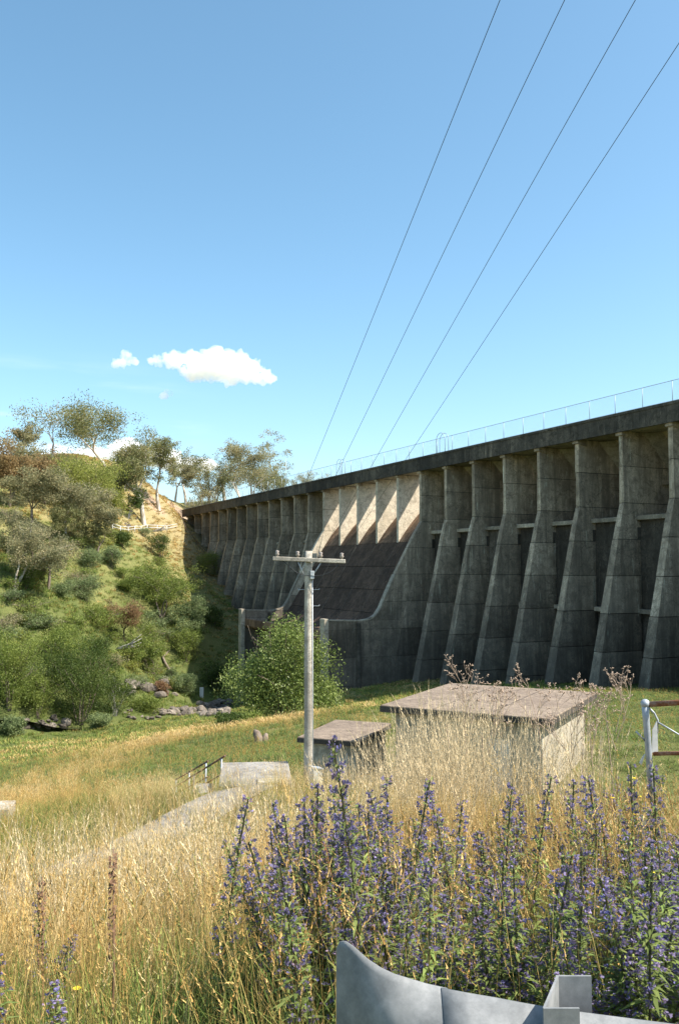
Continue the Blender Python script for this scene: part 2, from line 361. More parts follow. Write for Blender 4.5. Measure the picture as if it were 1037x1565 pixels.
def green_amount(x, y):
    """0 = dead straw, 1 = lush green"""
    q, t = C_ * x + S * y, -S * x + C_ * y; r = np.hypot(x, y)
    g = .38 + .30 * sines(x, y, .12, 5) + .25 * sines(x, y, .5, 6)
    g = g + .38 * np.exp(-(seg_dist(x, y, STREAM + np.array([2, -9])) / 13) ** 2)    # damp flat by the stream
    g = g + .30 * np.exp(-(seg_dist(x, y, STREAM + np.array([0, 12])) / 22) ** 2)
    g = g - .45 * np.clip((t - 165) / 30, 0, 1) * (q < 62) - .16 * np.clip((t - 132) / 12, 0, 1)
    g = g + .45 * ((q > 22) & (t < 70) & (x > 3)) * np.clip((y - 22) / 10, 0, 1)     # lawn under the dam
    g = g + .30 * np.exp(-((y - 42) / 16) ** 2) * np.clip((2 - x) / 4, 0, 1) + .24
    crest = np.exp(-(seg_dist(x, y, np.array([at(-60, 0, 26)[:2], at(100, 0, 40)[:2], at(200, 0, 58)[:2], at(330, 0, 74)[:2], at(460, 0, 62)[:2]])) / 3.0) ** 2)
    return np.clip(g - .42 * crest, 0, 1)
gc = green_amount(V[:, 0], V[:, 1])
q_, t_ = C_ * V[:, 0] + S * V[:, 1], -S * V[:, 0] + C_ * V[:, 1]
_e = [hit(232, 772), hit(262, 776), hit(275, 790)]
scar = np.clip(sum(np.exp(-((V[:, 0] - e[0]) ** 2 + (V[:, 1] - e[1]) ** 2) / 3.6 ** 2) for e in _e), 0, 1)
m, n, b = nodes_mat('ground_cover')
a_ = n.nodes.new('ShaderNodeAttribute'); a_.attribute_name = 'tint'; sp = n.nodes.new('ShaderNodeSeparateColor'); n.links.new(a_.outputs['Color'], sp.inputs[0])
t1 = noise_tex(n, .35, 8, .7); t2 = noise_tex(n, 3.0, 6, .75); t3 = noise_tex(n, .09, 4, .6)
ad = n.nodes.new('ShaderNodeMath'); ad.operation = 'MULTIPLY_ADD'; n.links.new(t1.outputs[0], ad.inputs[0]); ad.inputs[1].default_value = 1.3; ad.inputs[2].default_value = -.65
a2 = n.nodes.new('ShaderNodeMath'); a2.operation = 'ADD'; n.links.new(ad.outputs[0], a2.inputs[0]); n.links.new(sp.outputs[0], a2.inputs[1])
c = ramp(n, a2.outputs[0], [(.0, (.36, .29, .15)), (.35, (.26, .24, .10)), (.6, (.18, .19, .065)), (1, (.10, .13, .038))]).outputs[0]
c = mixc(n, ramp(n, t2.outputs[0], [(.35, .5), (.6, 0)]).outputs[0], c, (.10, .09, .04))
c = mixc(n, ramp(n, sp.outputs[1], [(.3, 0), (.7, 1)]).outputs[0], c, (.40, .29, .20))
n.links.new(c, b.inputs['Base Color']); b.inputs['Roughness'].default_value = 1; b.inputs['Specular IOR Level'].default_value = .1
bump(n, b, t2.outputs[0], .8, .25)
M['ground'] = m
gm = mesh_np('ground', V, Fl, M['ground'], True, np.c_[gc, scar, gc * 0, gc * 0 + 1])
go = link(bpy.data.objects.new('ground', gm)); tag(go, kind='structure')

# water: the stream and the lake behind the dam
m, n, b = nodes_mat('stream_water'); b.inputs['Base Color'].default_value = (.03, .035, .02, 1); b.inputs['Roughness'].default_value = .08
t = noise_tex(n, 3, 4, .6); bump(n, b, t.outputs[0], .3, .05); M['water'] = m
def ribbon(name, poly, width, mat, lift, sub=8, kind='structure', flat=False, nx=3):
    P = []
    for a, c2 in zip(poly[:-1], poly[1:]):
        for k in range(sub): P.append(np.array(a) + (np.array(c2) - np.array(a)) * k / sub)
    P.append(np.array(poly[-1])); P = np.array(P)
    for _ in range(6): P[1:-1] = (P[:-2] + P[2:] + 2 * P[1:-1]) / 4
    T = np.gradient(P, axis=0); T /= np.linalg.norm(T, axis=1)[:, None]; Nn = np.c_[-T[:, 1], T[:, 0]]
    vs, fs = [], []
    for i in range(len(P)):
        w_ = width * (1 + .12 * math.sin(i * 1.3)) if flat else width
        for j in range(nx + 1):
            p = P[i] + Nn[i] * w_ * (j / nx - .5)
            vs.append([p[0], p[1], 0])
    vs = np.array(vs)
    if flat:
        zc = hgt(P[:, 0], P[:, 1]); zc = np.convolve(np.pad(zc, 4, mode='edge'), np.ones(9) / 9, 'valid'); vs[:, 2] = np.repeat(zc, nx + 1) + lift
    else: vs[:, 2] = hgt(vs[:, 0], vs[:, 1]) + lift
    for i in range(len(P) - 1):
        for j in range(nx): k = i * (nx + 1) + j; fs.append([k, k + 1, k + nx + 2, k + nx + 1])
    o = link(bpy.data.objects.new(name, mesh_np(name, vs, fs, mat, True))); tag(o, kind=kind); return o
ribbon('stream_water', STREAM, 3.2, M['water'], .35, flat=True)
lk = MB()
P4 = [qt(D + 4.5, -60), qt(D + 500, -60), qt(D + 500, 218), qt(D + 4.5, 208)]
lk.add([(x, y, 7.9) for x, y in P4], [(0, 1, 2, 3)])
tag(lk.build('lake_water', M['water']), kind='structure')
ribbon('path', PATH, 1.35, M['path'], .06, sub=5, nx=4)

# ------------------------------------------------------------------ the dam; local axes: x upstream (0 = buttress noses), y along the crest away from the camera, z up
SP, T0 = 6.0, 97.96
def tk(k): return T0 + SP * k
dam = empty('concrete_dam', (C_ * D, S * D, 0), TH)
tag(dam, 'long grey concrete buttress dam crossing the valley with a stained spillway chute', 'dam')
KMAX, KMIN = 18, -14
LIFTS = [12.75, 9.5, 6.1, 2.75, -.6, -4.0, -7.4, -10.8, -14.2, -17.6, -22.5]
def nose(z): return 0.0 if z >= 6.1 else -.225 * (6.1 - z) - .12 * (1 - math.exp(-(6.1 - z) / 1.2))
def back(z): return 3.7 + (12.75 - z)
def half(z):        # half thickness of a buttress
    return .24 if z > 9.5 else (.24 + (9.5 - z) / 3.4 * .05 if z > 6.1 else .29 + .019 * (6.1 - z))
def ground_at(k, p): x, y = qt(D + p, tk(k)); return h1(x, y)
lrng = random.Random(3)
for k in range(KMIN, KMAX + 1):
    if 1 <= k <= 4: continue
    y = tk(k); zb = max(-22.5, min(ground_at(k, nose(g)) for g in (-5, -12, -18)) - 2.5)
    zb = min(zb, 9)
    core = MB(); zs = [z for z in LIFTS if z > zb] + [zb]
    for za, zc in zip(zs[:-1], zs[1:]):
        a = half(za) - .035; c = half(zc) - .035
        if za <= 2.8: a = c = .215
        core.hexa([(nose(zc) + .05, y - c, zc), (back(zc), y - c, zc), (back(zc), y + c, zc), (nose(zc) + .05, y + c, zc),
                   (nose(za) + .05, y - a, za), (back(za), y - a, za), (back(za), y + a, za), (nose(za) + .05, y + a, za)])
    bt = core.build('buttress', M['dark_conc'], dam, recalc=False)
    for za, zc in zip(zs[:-1], zs[1:]):
        z1, z0 = za - .03, zc + .03; sub = 3 if 2 < za < 7 else 1; mb = MB()
        sx = lrng.uniform(-.02, .025)                     # each pour sits a little proud or shy of the one below
        for i in range(sub):
            u1, u0 = z1 + (z0 - z1) * i / sub, z1 + (z0 - z1) * (i + 1) / sub
            a, c = half(u1) + sx, half(u0) + sx
            be0, be1 = (1.5, 1.5) if u1 < 4.9 else (back(u0) - .02, back(u1) - .02)      # thick flange below the upper beams
            mb.hexa([(nose(u0) - sx, y - c, u0), (be0, y - c, u0), (be0, y + c, u0), (nose(u0) - sx, y + c, u0),
                     (nose(u1) - sx, y - a, u1), (be1, y - a, u1), (be1, y + a, u1), (nose(u1) - sx, y + a, u1)])
            if u1 < 4.9: mb.hexa([(1.49, y - .25, u0), (back(u0) - .02, y - .25, u0), (back(u0) - .02, y + .25, u0), (1.49, y + .25, u0),
                                  (1.49, y - .25, u1), (back(u1) - .02, y - .25, u1), (back(u1) - .02, y + .25, u1), (1.49, y + .25, u1)])
        mb.build('concrete_lift', M['pier'] if k == 5 and za > -.5 else M['conc'], bt, recalc=False)  # upper pours of the left wall paler: sunlit strip put into colour
    hb = MB()                                              # corbel cap under the deck
    hb.extrude_y([(-.22, 12.72), (1.0, 12.72), (1.0, 12.1), (-.22, 12.35)], y - .42, y + .42)
    hb.build('corbel', M['conc'], bt)
    if zb < 8:
        for sgn in (-1, 1):                                # haunches that carry the sloping face slab
            if (k == 0 and sgn == 1) or (k == 5 and sgn == -1): continue
            o = .26; q = MB(); zz = max(zb, -8)
            q.hexa([(back(zz) - 1.25, y + sgn * o, zz), (back(zz) + .1, y + sgn * o, zz), (back(zz) + .1, y + sgn * (o + 1.15), zz), (back(zz) - .05, y + sgn * (o + 1.15), zz),
                    (back(12.7) - 1.25, y + sgn * o, 12.7), (back(12.7) + .1, y + sgn * o, 12.7), (back(12.7) + .1, y + sgn * (o + 1.15), 12.7), (back(12.7) - .05, y + sgn * (o + 1.15), 12.7)])
            q.build('haunch', M['beam'], bt)
    if k < KMAX and not (0 <= k < 5):
        y0, y1 = y + .35, y + SP - .35
        for zt in (4.95, -3.65):
            if zt < max(ground_at(k, 1), ground_at(k + 1, 1)) + .5: continue
            hh = half(zt); q = MB(); q.box(1.35, 1.95, y + hh, y + SP - half(zt), zt - .42, zt)
            q.build('strut_beam', M['beam'], dam, bevel=.03)
        if zb < 3:                                         # assumed thin curtain wall under the beams; its dark colour paints the recess shade
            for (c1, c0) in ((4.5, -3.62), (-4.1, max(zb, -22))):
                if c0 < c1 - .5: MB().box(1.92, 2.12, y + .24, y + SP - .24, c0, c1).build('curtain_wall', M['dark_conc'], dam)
        q = MB(); zl = max(-22.5, zb - 3)
        q.hexa([(back(zl) + .02, y + .01, zl), (back(zl) + .9, y + .01, zl), (back(zl) + .9, y + SP - .01, zl), (back(zl) + .02, y + SP - .01, zl),
                (back(12.9) + .02, y + .01, 12.9), (back(12.9) + .6, y + .01, 12.9), (back(12.9) + .6, y + SP - .01, 12.9), (back(12.9) + .02, y + SP - .01, 12.9)])
        q.build('face_slab', M['conc'], dam)
# deck and parapet, one panel per bay
for k in range(KMIN, KMAX + 1):
    y = tk(k); y1 = y + SP
    if k == KMAX: y1 = y + 3.5
    q = MB(); q.box(-.12, 4.0, y + .012, y1 - .012, 12.76, 13.15); q.build('deck_slab', M['beam'], dam)
    q = MB(); q.extrude_y([(-.42, 12.62), (-.42, 14.12), (-.50, 14.15), (-.50, 14.40), (-.10, 14.40), (-.10, 13.16), (-.14, 13.16), (-.14, 12.62)], y + .015, y1 - .015)
    q.build('parapet_panel', M['parapet'], dam)
    q = MB(); q.box(3.7, 3.98, y + .015, y1 - .015, 13.16, 14.3); q.build('upstream_parapet', M['parapet'], dam)

# spillway: crest, stained chute panels between the training walls, piers, bucket
ZC = [(6.4, 6.6), (5.6, 8.0), (4.8, 8.35), (4.1, 8.2), (3.2, 7.55), (2.0, 6.3), (1.0, 5.05), (0.0, 3.65)]
ZD = [(-1.3, 1.55), (-2.7, -.75), (-4.1, -3.1), (-5.4, -5.2), (-6.3, -6.5), (-7.2, -7.35), (-8.3, -7.85), (-9.6, -7.98), (-11.3, -7.85), (-13.0, -7.45)]
ya, yb = tk(0) + .26, tk(5) - .26
core = MB(); prof = ZC + ZD
poly = [(x + (.05 if i else 0), z - .10) for i, (x, z) in enumerate(prof)] + [(-13.0, -8.6), (-10.8, -9.6), (-10.2, -23), (14, -23), (14, -1)]
# split the concave outline into convex strips down to the foundation
for (xa, za), (xb, zb_) in zip(poly[:len(prof)][:-1], poly[:len(prof)][1:]):
    lo = lambda x: -23 if x > -10.9 else -9.6 + (-(x + 10.9)) / 2.1 * 1.0
    core.hexa([(xb, ya, lo(xb)), (xa, ya, lo(xa)), (xa, yb, lo(xa)), (xb, yb, lo(xb)), (xb, ya, zb_), (xa, ya, za), (xa, yb, za), (xb, yb, zb_)])
ch = core.build('spillway_chute', M['dark_conc'], dam, recalc=False)
def surf_panel(pts, y0, y1, th=.10):
    q = MB(); nrm = []
    for i in range(len(pts)):
        a, b2 = pts[max(i - 1, 0)], pts[min(i + 1, len(pts) - 1)]; dx, dz = b2[0] - a[0], b2[1] - a[1]; l = math.hypot(dx, dz)
        nrm.append((dz / l, -dx / l))
    top = [(p[0], p[1]) for p in pts]; bot = [(p[0] - nn[0] * th, p[1] - nn[1] * th) for p, nn in zip(pts, nrm)]
    nn_ = len(pts); vs = [(x, y0, z) for x, z in top] + [(x, y1, z) for x, z in top] + [(x, y0, z) for x, z in bot] + [(x, y1, z) for x, z in bot]
    fs = []
    for i in range(nn_ - 1):
        fs += [(i, i + 1, nn_ + i + 1, nn_ + i), (2 * nn_ + i, 3 * nn_ + i, 3 * nn_ + i + 1, 2 * nn_ + i + 1), (i, 2 * nn_ + i, 2 * nn_ + i + 1, i + 1), (nn_ + i, nn_ + i + 1, 3 * nn_ + i + 1, 3 * nn_ + i)]
    fs += [(0, nn_, 3 * nn_, 2 * nn_), (nn_ - 1, 3 * nn_ - 1, 4 * nn_ - 1, 2 * nn_ - 1)]
    return q.add(vs, fs)
def resample(pts, a, b2, n):
    L = [0]
    for p, q2 in zip(pts[:-1], pts[1:]): L.append(L[-1] + math.dist(p, q2))
    xs = np.interp(np.linspace(a * L[-1], b2 * L[-1], n), L, [p[0] for p in pts]); zs2 = np.interp(np.linspace(a * L[-1], b2 * L[-1], n), L, [p[1] for p in pts])
    return list(zip(xs, zs2))
for k in range(5):
    y0, y1 = tk(k) + .26, tk(k + 1) - .26
    surf_panel(resample(ZC, 0, 1, 14), y0 + .01, y1 - .01).build('ogee_crest', M['ogee'], ch)
    y0, y1 = (tk(k) + .26 if k == 0 else tk(k) + .07), (tk(5) - .26 if k == 4 else tk(k + 1) - .07)
    cuts = [0, .2, .385, .565, .74, 1]
    for a, b2 in zip(cuts[:-1], cuts[1:]):
        surf_panel(resample([ZC[-1]] + ZD, a + .0025, b2 - .0025, 8), y0 + .01, y1 - .01).build('chute_panel', M['chute'], ch)
    if k:
        surf_panel([(x, z + .025) for x, z in resample([ZC[-1]] + ZD, .02, .97, 16)], tk(k) - .06, tk(k) + .06, .15).build('seam_rib', M['rib'], ch)
        q = MB(); y = tk(k)
        q.extrude_y([(0, 12.7), (0, 3.2), (1.0, 4.6), (3.2, 7.0), (4.8, 7.8), (5.6, 8.3), (5.2, 12.7)], y - .25, y + .25)
        pr = q.build('spillway_pier', M['pier'], dam)
        q = MB(); q.extrude_y([(-.2, 12.72), (.7, 12.72), (.7, 12.2), (-.2, 12.4)], y - .38, y + .38); q.build('corbel', M['conc'], pr)
surf_panel([(-13.02, -7.42), (-13.25, -7.5), (-13.25, -8.5), (-12.9, -8.8)], ya, yb, .2).build('bucket_lip', M['ogee'], ch)
# training walls
WT = [(5.6, 12.6), (0.02, 12.6), (0.02, 6.2), (-1.0, 4.7), (-4.1, -.75), (-5.4, -3.3), (-6.15, -4.9), (-6.8, -5.75), (-7.6, -6.2), (-8.8, -6.35), (-13.3, -6.2)]
for k, sg in ((0, -1), (5, 1)):
    y = tk(k); lo = -17.0 if k == 0 else -22.5
    ym, yo = y - sg * .245, y + sg * .42         # chute face, outer face
    tw = MB()
    for (xa, za), (xb, zb_) in zip(WT[2:-1], WT[3:]):
        tw.hexa([(xb, min(ym, yo) + .04, lo), (xa, min(ym, yo) + .04, lo), (xa, max(ym, yo) - .04, lo), (xb, max(ym, yo) - .04, lo),
                 (xb, min(ym, yo) + .04, zb_ - .04), (xa, min(ym, yo) + .04, za - .04), (xa, max(ym, yo) - .04, za - .04), (xb, max(ym, yo) - .04, zb_ - .04)])
    two = tw.build('training_wall', M['dark_conc'], dam, recalc=False)
    # faced in pours: joints at the same levels as the buttresses, set proud of the core
    rows = [6.2, 2.75, -.6, -4.0, -7.4, -10.8, -14.2, lo]; topx = lambda z: float(np.interp(z, [p[1] for p in WT[9:1:-1]], [p[0] for p in WT[9:1:-1]]))
    for z1, z0 in zip(rows[:-1], rows[1:]):
        n_seg = 4
        if z1 > -6.3:
            zz = np.linspace(z1 - .02, max(z0 + .02, -6.3), n_seg + 1); q = MB()
            for u1, u0 in zip(zz[:-1], zz[1:]):
                q.hexa([(topx(u0), min(ym, yo), u0), (.0, min(ym, yo), u0), (.0, max(ym, yo), u0), (topx(u0), max(ym, yo), u0),
                        (topx(u1), min(ym, yo), u1), (.0, min(ym, yo), u1), (.0, max(ym, yo), u1), (topx(u1), max(ym, yo), u1)])
            q.build('concrete_lift', M['pier'] if k == 5 and z1 > -1 else M['conc'], two)  # same painted sunlit strip, carried down the left training wall
            if z0 < -6.3:
                q = MB(); q.box(-9.2, 0, min(ym, yo), max(ym, yo), z0 + .02, -6.32); q.build('concrete_lift', M['conc'], two)
                q = MB(); q.box(-13.3, -9.23, min(ym, yo), max(ym, yo), z0 + .02, -6.34); q.build('concrete_lift', M['conc'], two)
        else:
            for xa, xb in ((-13.3, -9.23), (-9.2, -4.5), (-4.47, 0)):
                q = MB(); q.box(xa, xb, min(ym, yo), max(ym, yo), z0 + .02, z1 - .02); q.build('concrete_lift', M['conc'], two)
    cp = surf_panel([(x, z + .10) for x, z in WT[4:]], min(ym, yo) - .06, max(ym, yo) + .06, .16).build('coping', M['beam'], two)
    q = MB(); q.box(-13.9, -13.28, y - .62, y + .62, lo, -6.0); q.build('end_pier', M['beam'], two, bevel=.04)
    q = MB(); q.box(-9.5, -8.95, min(ym, yo + sg * .28), max(ym, yo + sg * .28), lo, -6.6); q.build('pilaster', M['dark_conc'], two, bevel=.03)

# chain link fence on the crest
cf = empty('crest_fence', (C_ * D, S * D, 14.4), TH)
tag(cf, 'chain link fence with thin posts running along the top of the dam', 'fence')
q = MB(); q.tube([(0, 0, 0), (0, 0, 1.8)], .03, 5); ps = q.v, q.f
ya_, yb_ = tk(KMIN), tk(KMAX) + 3
n_p = int((yb_ - ya_) / 3.45); first = None
for i in range(n_p + 1):
    y = ya_ + i * 3.45
    if first is None: first = q.build('post', M['fence'], cf); first.location = (-.3, y, 0)
    else:
        o = first.copy(); COL.objects.link(o); o.location = (-.3, y, 0)
q = MB(); q.tube([(-.3, ya_, 1.8), (-.3, ya_ + n_p * 3.45, 1.8)], .028, 5); q.build('top_rail', M['fence'], cf)
q = MB(); q.tube([(-.3, ya_, .08), (-.3, ya_ + n_p * 3.45, .08)], .012, 4); q.build('bottom_wire', M['fence'], cf)
q = MB(); yy = ya_
while yy < ya_ + n_p * 3.45 - 1.8:                        # woven diagonals
    for sg in (-1, 1):
        a, b2 = (yy, yy + 1.7) if sg > 0 else (yy + 1.7, yy); e = .0042
        x0 = -.3 + sg * .004
        q.add([(x0, a - e, .06), (x0, a + e, .06), (x0, b2 + e, 1.78), (x0, b2 - e, 1.78)], [(0, 1, 2, 3)])
    yy += .16
o = q.build('wire_mesh', M['fence'], cf, recalc=False); tag(o, kind='stuff')
# hooped ladder heads standing on the crest
hp = None
for i, (px, lab) in enumerate([(677, 'pale steel hoop rail on the dam crest just right of the spillway'), (521, 'thin steel hoop rail on the dam crest above the left end of the spillway')]):
    u = (px - 518.5) / FPX; t = (D - .2) * (C_ - S * u) / (S + C_ * u)
    o = empty('ladder_hoop', (*qt(D - .2, t), 14.4), TH); tag(o, lab, 'hoop rail', 'hoop rails on the dam crest')
    for dx in (0, .5):
        q = MB(); q.tube([(-.3 + dx, -1.0, 0), (-.3 + dx, -1.0, 1.5)] + [(-.3 + dx, -math.cos(a) * 1.0, 1.5 + math.sin(a) * .9) for a in np.linspace(.2, math.pi - .2, 9)] + [(-.3 + dx, 1.0, 1.5), (-.3 + dx, 1.0, 0)], .035, 5)
        q.build('hoop', M['fence'], o)
# thin mast on the far crest
mx, my = qt(D + 3, 0)
x, y, z = at(465, 745, 150); 
o = empty('mast', (*qt(D + 2.5, 150), 13.2)); tag(o, 'thin pale mast with small instruments standing on the far part of the dam crest', 'mast')
q = MB(); q.tube([(0, 0, 0), (0, 0, 7.2)], [.06, .03], 5); q.build('pole', M['fence'], o)
q = MB(); q.tube([(-.35, 0, 5.2), (.35, 0, 5.2)], .03, 4); q.box(.3, .5, -.1, .1, 5.1, 5.5); q.build('instrument_arm', M['fence'], o)

# ------------------------------------------------------------------ power pole, wires, meter box
PX, PY = at(471.5, 870, 24)[0], 24.0
pz = h1(PX, PY) - .05
pole = empty('power_pole', (PX, PY, pz)); tag(pole, 'pale weathered timber power pole with a single crossarm beside the small flat roofed hut', 'power pole')
ptop = at(472, 842, 24)[2] - pz
q = MB(); rr = [.138 - .042 * i / 12 for i in range(13)]
q.tube([(.035 * math.sin(i * .5) * .3, 0, (ptop + .4) * i / 12 - .4) for i in range(13)], rr, 14); q.build('shaft', M['pole'], pole, recalc=False)
zc = at(472, 855.5, 24)[2] - pz
q = MB(); ca = .03
XL, XR = at(417.5, 853, 24)[0] - PX, at(527.5, 856, 24)[0] - PX
q.hexa([(XL, -.19, zc - .02), (XR, -.19, zc - .10), (XR, -.09, zc - .10), (XL, -.09, zc - .02), (XL, -.19, zc + .09), (XR, -.19, zc + .01), (XR, -.09, zc + .01), (XL, -.09, zc + .09)])
q.build('crossarm', M['pole'], pole, bevel=.012)
INS = []
for px in (424, 455, 490, 522):
    X = at(px, 850, 24)[0] - PX; zz = zc + .035 - (X / 2.0) * .075 + .055
    q = MB(); q.tube([(X, -.14, zz - .05), (X, -.14, zz), (X, -.14, zz + .03), (X, -.14, zz + .07), (X, -.14, zz + .11), (X, -.14, zz + .13)], [.015, .045, .062, .038, .055, .02], 10)
    q.build('insulator', M['insul'], pole, recalc=False); INS.append((PX + X, PY - .14, pz + zz + .09))
for sx, xe in ((-1, 455), (1, 492)):
    X = at(xe, 850, 24)[0] - PX
    q = MB(); q.tube([(X, -.12, zc - .03), (sx * .12, -.13, zc - .42)], .018, 5); q.build('brace', M['galv'], pole)
for i, (z_, sx) in enumerate([(901, 1), (901, -1), (926, 1)]):
    zz = at(472, z_, 24)[2] - pz
    q = MB(); q.tube([(sx * .1, 0, zz), (sx * .28, 0, zz), (sx * .29, 0, zz + .03)], .011, 5); q.build('step_peg', M['galv'], pole)
q = MB(); q.box(.05, .15, -.16, -.05, zc - .52, zc - .30); q.build('fuse_box', M['greybox'], pole, bevel=.01)
q = MB(); X1 = at(515, 850, 24)[0] - PX
q.tube([(X1 + .05, -.15, zc - .05), (X1, -.16, zc - .17), (X1 - .15, -.17, zc - .32), (X1 - .4, -.17, zc - .42), (.15, -.16, zc - .44), (-.08, -.16, zc - .42), (-.3, -.16, zc - .36), (XL + .25, -.15, zc - .02)], .009, 4); q.build('jumper_cable', M['wire'], pole)
q = MB(); q.tube([(.13, -.06, -.2), (.115, -.05, ptop * .5), (.10, -.03, ptop - .7)], .017, 6); q.build('conduit', M['greybox'], pole)
q = MB(); q.box(-.03, .16, .1, .135, zc - .05, zc + .0); q.build('arm_bolt', M['galv'], pole)
# the four wires climb over the camera towards the next pole up the hill
for i, (px, py, y, lab) in enumerate([(760, 8, 8.0, 'leftmost of the four thin black wires rising from the pole crossarm'), (858, 8, 8.05, 'second from the left of the four wires rising from the pole crossarm'),
                                      (963, 12, 8.1, 'third from the left of the four wires rising from the pole crossarm'), (1037, 65, 8.15, 'rightmost of the four thin wires crossing the blue sky')]):
    A = Vector(INS[i]); B = Vector(at(px, py, y)); d = (B - A); L = d.length; E = A + d * 2.25
    pts = []
    for j in range(61):
        f = j / 60; p = A.lerp(E, f); g = 1 / 2.25
        sag = -1.5 * (f * (1 - f)) + 1.5 * g * (1 - g) * (f / g)       # keeps A and B on the curve
        if f > g: sag = -1.5 * f * (1 - f) + 1.5 * g * (1 - g)
        pts.append(tuple(p + Vector((0, 0, sag * .55))))
    q = MB(); q.tube(pts, .0037, 5, cap=True); o = q.build('overhead_wire', M['wire'], recalc=False)
    tag(o, lab, 'wire', 'overhead wires from the pole')
bx, by, bz = at(482.5, 1192, 23.3)
mbx = empty('meter_box', (bx, by, bz - .35)); tag(mbx, 'small pale grey metal meter box at the foot of the power pole', 'electrical box')
q = MB(); q.extrude_y([(-.12, 0), (.13, 0), (.13, .62), (-.12, .68)], -.1, .1); q.build('case', M['greybox'], mbx, bevel=.01).rotation_euler = (0, 0, .5)
q = MB(); q.extrude_y([(-.16, .69), (.16, .62), (.16, .65), (-.16, .72)], -.13, .13); q.build('hood', M['galv'], mbx).rotation_euler = (0, 0, .5)
q = MB(); q.tube([(0, .02, -1.6), (0, .02, .05)], .03, 6); q.build('stand', M['galv'], mbx)

# ------------------------------------------------------------------ huts
def hut(name, FL, FR, BL, zr, th, oh, label, door, hfront):
    """roof corners in the world at height zr"""
    FL, FR, BL = Vector(FL), Vector(FR), Vector(BL); ux = (FR - FL); W = ux.length; ux.normalize(); uy = Vector((-ux.y, ux.x)); L = (BL - FL).dot(uy)
    rz = math.atan2(ux.y, ux.x)
    o = empty(name, (FL.x, FL.y, zr - hfront), rz); tag(o, label, 'hut')
    H = hfront
    q = MB(); q.box(0, W, 0, L, H - th, H); q.build('roof', M['roof'], o, bevel=.015)
    q = MB(); q.box(-.012, W + .012, -.012, L + .012, H - th + .012, H - .035); q.build('fascia', M['rooffascia'], o)
    t = .16
    def wallq(x0, x1, y0, y1, z0=-.8, z1=None): 
        return MB().box(x0, x1, y0, y1, z0, (H - th - .002) if z1 is None else z1)
    a, c = oh, W - oh; e, f = oh, L - oh
    dx0, dx1 = a + (c - a) * door[0], a + (c - a) * door[1]; dz = door[2]
    wallq(a, dx0, e, e + t).build('wall', M['wall'], o, bevel=.01); wallq(dx1, c, e, e + t).build('wall', M['wall'], o, bevel=.01)
    wallq(dx0 + .002, dx1 - .002, e + .003, e + t - .003, dz).build('lintel', M['wall'], o)
    wallq(c - t, c, e + t + .002, f).build('wall', M['wall'], o); wallq(a, a + t, e + t + .002, f).build('wall', M['wall'], o); wallq(a + t + .002, c - t - .002, f - t, f).build('wall', M['wall'], o)
    d = MB().box(dx0 + .01, dx1 - .01, e + .08, e + .12, -.8, dz - .01).build('door', M['dark'] if door[3] else M['greybox'], o)
    MB().box(dx1 - .14, dx1 - .1, e + .04, e + .08, dz * .45, dz * .45 + .12).build('handle', M['galv'], d)
    return o, W, L, H
zr = -3.9
def roofpt(px, py, z): u, v = ray(px, py); y = z / v; return (u * y, y)
h2, W2, L2, H2 = hut('flat_roofed_hut', roofpt(580.7, 1077.5, zr), roofpt(841.5, 1098.2, zr), roofpt(675, 1043, zr), zr, .20, .33,
    'larger pale block hut with a flat overhanging slab roof behind the tall dry grass', (.62, .80, 1.5, False), 2.2)
for x in (W2 * .33, W2 * .66):
    MB().box(x - .01, x + .01, .02, L2 - .02, H2 + .002, H2 + .008).build('roof_joint', M['rooffascia'], h2)
h3, W3, L3, H3 = hut('flat_roofed_hut', roofpt(454.5, 1126, -4.95), roofpt(547.6, 1132.6, -4.95), roofpt(523, 1100.4, -4.95), -4.95, .17, .14,
    'small low grey hut with a flat slab roof just right of the power pole', (.60, .86, 1.2, False), 1.7)
MB().box(W3 * .78, W3 * .80, .12, .16, 0, 1.3).build('door_frame', M['galv'], h3)

# concrete landing, edging and the stair handrails going down to the left
def slab_px(name, px0, px1, py, y, w, th, mat, label, cat, rz=0):
    x0, x1 = at(px0, py, y)[0], at(px1, py, y)[0]; z = at(px0, py, y)[2]
    o = MB().box(-(x1 - x0) / 2, (x1 - x0) / 2, 0, w, -th, 0).build(name, mat, None, bevel=.02)
    o.location = ((x0 + x1) / 2, y, z); o.rotation_euler = (0, 0, rz); return tag(o, label, cat)
slab_px('concrete_landing', 334, 447, 1200, 21.6, 2.6, 1.0, M['path'], 'grey concrete landing at the top of the steps left of the power pole', 'concrete slab', .1)
slab_px('concrete_block', 393, 441, 1196, 21.7, .5, .6, M['wall'], 'pale sunlit concrete block lying on the landing beside the power pole', 'concrete block', .1)
slab_px('concrete_block', -30, 13, 1237, 21, .8, .5, M['wall'], 'pale concrete slab corner poking in at the left edge of the photo', 'concrete block', .15)
st = empty('concrete_steps', at(318, 1215, 22.5)); tag(st, 'short flight of concrete steps going down the grassy bank between the handrails', 'steps')
for i in range(10):
    x = -.42 * i; z = .05 - .24 * i
    MB().box(x - .45, x, -.3 + .16 * i, 1.0 + .16 * i, z - .5, z).build('step', M['path'], st, bevel=.01)
